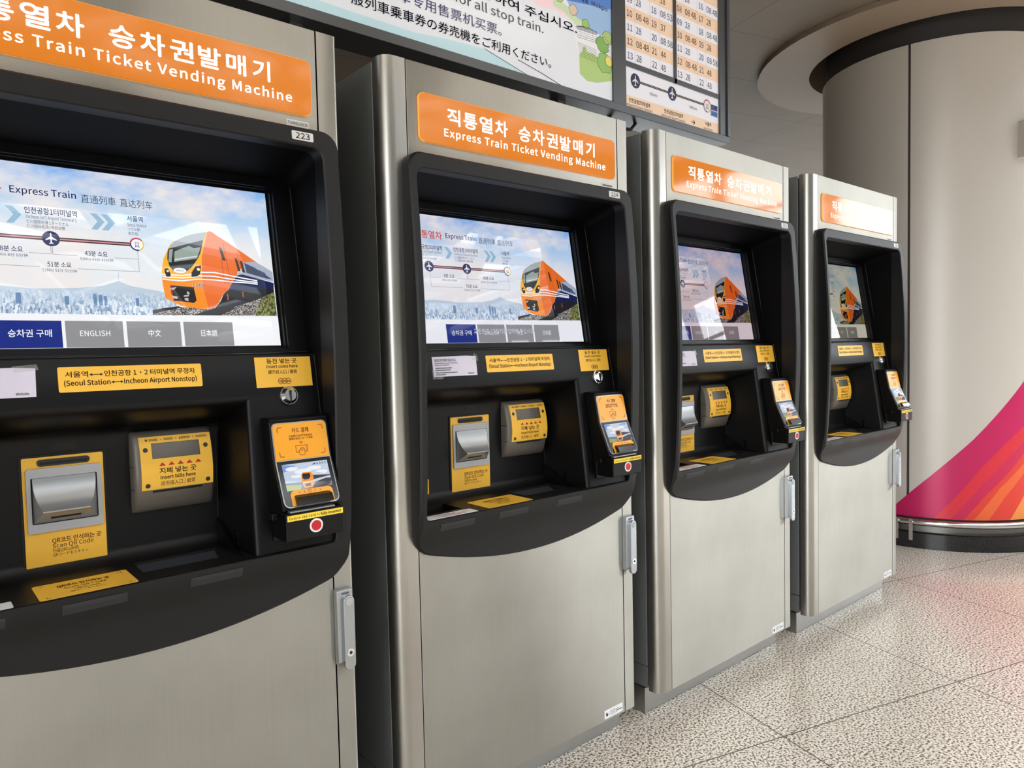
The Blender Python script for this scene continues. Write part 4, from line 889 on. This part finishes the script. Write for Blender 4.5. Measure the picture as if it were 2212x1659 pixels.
# sprinkler
mb = MB(); mb.disc((4.62, 1.53, CZ), (0,0,-1), .035, .008, CEILPLAIN, 20); mb.disc((4.62, 1.53, CZ-.008), (0,0,-1), .012, .02, CHROME, 12)
mb.disc((4.62, 1.53, CZ-.028), (0,0,-1), .02, .003, CHROME, 12)
tag(mb.build('ceiling_sprinkler'), 'small sprinkler head in the ceiling left of the column', 'sprinkler')

# ------------------------------------------------------------------ overhead sign board
SG = empty('overhead_sign', (0, .3, 2.05)); tag(SG, 'long dark framed sign board above the machines with map panel and timetable', 'sign board')
def sgp(mbld, name, **kw):
    o = mbld.build(name, SG, **kw); o.location = (0, -.3, -2.05); return o
YS = .3
PANEL = mat('sign_panel_white', (220, 222, 228), 0.22, emit=(220, 222, 230), estr=0.25); 
k = NT(PANEL)
sx = k.n('ShaderNodeSeparateXYZ'); k.l(k.coords(), sx.inputs[0])
def P_(name, rgb, e=0.25): return mat('sign_'+name, rgb, 0.22, emit=rgb, estr=e)
zl, zh = 2.095, 2.95
xl, xm, xm2, xr = -2.6, 1.122, 1.192, 1.784
mb = MB()
mb.box(xl-.06, 1.846, YS-.012, YS+.11, 2.066, zl, DARKMETAL); mb.box(xl-.06, 1.846, YS-.012, YS+.11, zh, zh+.03, DARKMETAL)
mb.box(xl-.06, xl, YS-.012, YS+.11, zl, zh, DARKMETAL); mb.box(xm, xm2, YS-.008, YS+.11, zl, zh, DARKMETAL)
mb.box(xr, 1.828, YS-.010, YS+.11, zl, zh, DARKMETAL); mb.box(1.828, 1.846, YS-.018, YS+.112, zl, zh, DARKMETAL)
mb.box(xl, 1.83, YS+.02, YS+.108, zl, zh, DARKMETAL)
fr = sgp(mb, 'sign_frame', bevel=.002)
mp = flat(YS)
mb = MB(); flatpoly(mb, [(xl,zl),(xm,zl),(xm,zh),(xl,zh)], mp, PANEL, 0)
f = lambda key, mt, l: flatpoly(mb, list(reversed(POLY['S_'+key])), mp, mt, l)
# pale water, sky, hill and fortress drawing
WATER = P_('water', (184, 214, 222)); wv = [(xl,zl),(.7345,zl),(.541,2.139),(.40,2.132),(.293,2.1215),(.1,2.1235),(-.1,2.129),(-.4,2.14),(-.9,2.165),(-1.6,2.21),(xl,2.27)]
flatpoly(mb, wv, mp, WATER, .0002)
strip(mb, POLY['S_l0'], .0018, mp, INK, .0008); strip(mb, POLY['S_l1'], .0022, mp, INK, .0008)
SKYB = P_('sky_blue', (150, 180, 216)); f('sky', SKYB, .0002)
flatpoly(mb, [(.888,2.387),(xm,2.42),(xm,zh),(.80,zh),(.78,2.60),(.84,2.45)], mp, SKYB, .0002)
f('hill', P_('hill', (196, 212, 176)), .0004); f('cloud', P_('blossom', (236, 206, 212)), .0003)
f('wall', P_('stone', (226, 226, 228)), .0005); f('castle', P_('plaster', (240, 240, 242)), .0006); f('roof', P_('roof', (168, 170, 176)), .0007)
f('grass', P_('meadow', (170, 196, 120)), .0006)
def tree(cx, cz, r, rgb, l):
    rr = random.Random(int(cx*1000)); n = 26
    pts = [(cx+r*(.82+.3*rr.random())*math.cos(2*pi*j/n), cz+r*.9*(.82+.3*rr.random())*math.sin(2*pi*j/n)) for j in range(n)]
    pts = [(min(x, xm-.001), z) for x, z in pts]
    flatpoly(mb, pts, mp, P_('leaf%d%d%d' % rgb, rgb), l); strip(mb, pts+[pts[0]], .0012, mp, INK, l+.0003)
tree(1.075, 2.285, .034, (128, 170, 92), .0009); tree(1.10, 2.315, .026, (168, 190, 120), .0010); tree(1.085, 2.225, .040, (142, 182, 100), .0011); tree(1.105, 2.235, .02, (224, 206, 110), .0015)
tree(.99, 2.335, .018, (150, 190, 110), .0009); tree(.86, 2.40, .03, (176, 200, 130), .0009); tree(.82, 2.405, .022, (232, 190, 198), .0009); tree(.93, 2.365, .02, (214, 190, 170), .0009)
for j in range(9):
    z = 2.262-.0045*j*1.2+.0
    strip(mb, [(.947+.002*j, z+.0), (1.045-.001*j, z-.003)], .0009, mp, INK, .0009)
for z in (2.318, 2.300, 2.294, 2.287, 2.280): strip(mb, [(.945, z), (1.046, z+.004)], .0011, mp, INK, .0010)
strip(mb, [(.94,2.312),(.975,2.322),(1.011,2.325),(1.048,2.319)], .0016, mp, INK, .0011)
for x in (.965, .985, 1.005, 1.025): strip(mb, [(x, 2.302), (x, 2.316)], .0009, mp, INK, .0010)
for j in range(6): strip(mb, [(.80+.012*j, 2.395+.004*j), (.86+.006*j, 2.392+.004*j)], .0012, mp, INK, .0010)
NAVYT = mat('sign_navy_text', (24, 28, 96), 0.25); BLKT = mat('sign_black_text', (30, 30, 34), 0.25)
text(mb, '일반열차 승차권은 전용 발매기를 이용하여 주십시오.', .945, 2.289, .031, mp, NAVYT, w=1.33, al='R', bold=.016, lift=.0018)
text(mb, 'Please use the ticket vending machine for all stop train.', .788, 2.2495, .0265, mp, BLKT, w=1.20, al='R', bold=.004, lift=.0018)
text(mb, '请用一般列车专用售票机买票。', .609, 2.1935, .0325, mp, NAVYT, w=.60, al='R', bold=.004, lift=.0018)
text(mb, '一般列車専用の一般列車乗車券の券売機をご利用ください。', .820, 2.1445, .0310, mp, NAVYT, w=1.050, al='R', bold=.008, lift=.0018)
text(mb, 'Mokpo', 1.020, 2.4065, .0150, mp, BLKT, w=.082, bold=.0, lift=.0018); text(mb, '목포', .985, 2.404, .018, mp, BLKT, w=.040, al='C', bold=.02, lift=.0018)
part(sgp(mb, 'map_panel', recalc=False, smooth=0), 'white illustrated panel with lines in four languages')
# timetable
TW = P_('table_white', (226, 224, 232)); TPc = P_('table_peach', (232, 200, 172)); TG = mat('table_rule', (170, 160, 152), 0.4)
mb = MB()
for j in range(14):
    z0 = 2.259+.0505*j+(.0 if j else 0); z1 = 2.259+.0505*(j+1)
    if z0 >= zh-.02: break
    z1 = min(z1, zh)
    for a, b in ((xm2, 1.4805), (1.4960, xr)):
        flatpoly(mb, [(a,z0),(b,z0),(b,z1),(a,z1)], mp, TW if j % 2 == 0 else TPc, .0002)
for x in (1.252, 1.341, 1.398, 1.552, 1.640, 1.698): strip(mb, [(x,2.259),(x,zh)], .0008, mp, TG, .0006)
mb.box(1.4805, 1.4960, YS-.006, YS+.01, 2.2405, zh, DARKMETAL)
LEFT = [('13','28','22','48'),('12','08 48','21','44'),('11','28','20','08 58'),('10','08 48','19','37'),('09','28','18','08 53'),('08','08 48','17','28'),('07','28','16','08 48')]
RIGHT = [('13','28','22','48'),('12','08 48','21','48'),('11','28','20','08 58'),('10','08 48','19','28'),('09','28','18','08 48'),('08','08 48','17','28'),('07','28','16','08 48')]
for rows, xs in ((LEFT, (1.2085,1.2590,1.3500,1.4040)), (RIGHT, (1.5080,1.5600,1.6520,1.7060))):
    for j, r in enumerate(rows):
        z = 2.2720+.0505*j
        for s, x, hm in zip(r, xs, (0, 1, 0, 1)):
            text(mb, s, x, z, .0235, mp, BLKT if hm else NAVYT, w=.0290 if len(s) == 2 else .0730, bold=.004, lift=.0012)
part(sgp(mb, 'timetable_panel', recalc=False, smooth=0), 'timetable of white and peach rows')
mb = MB(); mb.box(xm2, xr, YS-.006, YS+.01, 2.2415, 2.2590, DARKMETAL); 
flatpoly(mb, [(xm2,2.140),(xr,2.140),(xr,2.2415),(xm2,2.2415)], mp, TW, .0002); flatpoly(mb, [(xm2,zl),(xr,zl),(xr,2.140),(xm2,2.140)], mp, TPc, .0002)
LN = mat('route_line_dark', (44, 30, 30), 0.3)
strip(mb, [(1.251,2.199),(1.703,2.199)], .0085, mp, LN, .0006); strip(mb, [(1.251,2.199),(1.703,2.199)], .0016, mp, TG, .0008)
NV = mat('route_navy', (26, 30, 78), 0.3)
for x in (1.251, 1.471): flatpoly(mb, circ(x, 2.199, .0270, 32), mp, NV, .0010); plane_icon(mb, x, 2.199, .0215, mp, WHITE, .0012)
flatpoly(mb, circ(1.7035, 2.1975, .0265, 32), mp, WHITE, .0010)
for a0, a1, mt in ((30, 165, mat('ring_crimson', (186, 26, 56), .3)), (165, 270, NV), (270, 390, mat('ring_gold', (226, 190, 80), .3))): ring(mb, 1.7035, 2.1975, .0220, .0265, mp, mt, .0012, a0, a1, 14)
train_icon(mb, 1.7035, 2.196, .0165, mp, NV, WHITE, .0013)
for z, mt, s in ((2.1995, mat('line_one_blue', (34, 62, 138), .3), '1호선'), (2.1750, mat('line_four_blue', (62, 124, 196), .3), '4호선')):
    flatpoly(mb, [(1.728,z-.011),(1.776,z-.011),(1.776,z+.011),(1.728,z+.011)], mp, mt, .0009); text(mb, s, 1.754, z-.0065, .013, mp, WHITE, w=.034, al='C', bold=.01, lift=.0012)
text(mb, '6분(min)', 1.356, 2.1650, .0125, mp, BLKT, w=.045, al='C', lift=.0010); text(mb, '43분(min)', 1.607, 2.1650, .0125, mp, BLKT, w=.051, al='C', lift=.0010)
text(mb, '인천공항2터미널역', 1.2735, 2.1155, .0165, mp, BLKT, w=.120, al='C', bold=.012, lift=.0010); text(mb, "Incheon Int'l Airport Terminal 2", 1.2735, 2.1015, .0090, mp, BLKT, w=.152, al='C', lift=.0010)
text(mb, '인천공항1터미널역', 1.4795, 2.1155, .0165, mp, BLKT, w=.118, al='C', bold=.012, lift=.0010); text(mb, "Incheon Int'l Airport Terminal 1", 1.4785, 2.1015, .0090, mp, BLKT, w=.151, al='C', lift=.0010)
text(mb, '서울역', 1.7090, 2.1175, .0155, mp, BLKT, w=.041, al='C', bold=.012, lift=.0010); text(mb, 'Seoul Station', 1.7090, 2.1015, .0090, mp, BLKT, w=.063, al='C', lift=.0010)
strip(mb, [(1.594,2.1145),(1.617,2.1145)], .003, mp, BLKT, .0010); strip(mb, [(1.607,2.1245),(1.618,2.1145),(1.607,2.1045)], .003, mp, BLKT, .0010)
part(sgp(mb, 'route_panel', recalc=False, smooth=0), 'route strip with three stations')
for x in (-.052, .900):
    mb = MB(); mb.box(x-.018, x+.018, YS+.03, YS+.07, 0, 2.07, DARKMETAL); sgp(mb, 'support_post', bevel=.002)
mb = MB(); mb.tube([(1.16,YS+.06,2.07),(1.20,YS+.05,2.045),(1.235,YS+.04,2.032),(1.27,YS+.04,2.036),(1.31,YS+.05,2.068)], .006, DARKGAP, 8); sgp(mb, 'sign_cable', smooth=60)

# ------------------------------------------------------------------ machines
SPEC = [((-.9654, -.014, 0), .0084, 'stainless ticket machine numbered 223, nearest and cut by the left edge'),
        ((0, 0, 0), 0, 'stainless ticket machine numbered 224, second from the left'),
        ((.9584, -.013, 0), .0134, 'stainless ticket machine numbered 225 with screen tinted dim pinkish for its oblique view, third from the left'),
        ((1.9457, -.0154, 0), .0027, 'stainless ticket machine numbered 226 with screen tinted dim olive for its oblique view, farthest, beside the column')]
for i, (loc, rz, lab) in enumerate(SPEC): build_machine(i, loc, rz, lab)

# ------------------------------------------------------------------ cables in the gap on the floor
mb = MB(); mb.tube([(.888,.27,.016),(.892,.24,.016),(.902,.19,.030),(.925,.15,.06),(.935,.135,.085)], .013, mat('white_conduit', (206, 204, 198), 0.5), 10)
tag(mb.build('white_conduit', smooth=60), 'white conduit on the floor in the gap before machine 225', 'conduit')
mb = MB(); mb.tube([(.872,.62,.005),(.872,.20,.006),(.885,.13,.05),(.915,.112,.095),(.940,.110,.100)], .004, mat('red_cable', (120, 16, 18), 0.45), 8)
tag(mb.build('red_cable', smooth=60), 'thin dark red cable beside the white conduit in the floor gap', 'cable')

bpy.data.objects.remove(_to); bpy.data.curves.remove(_tc)
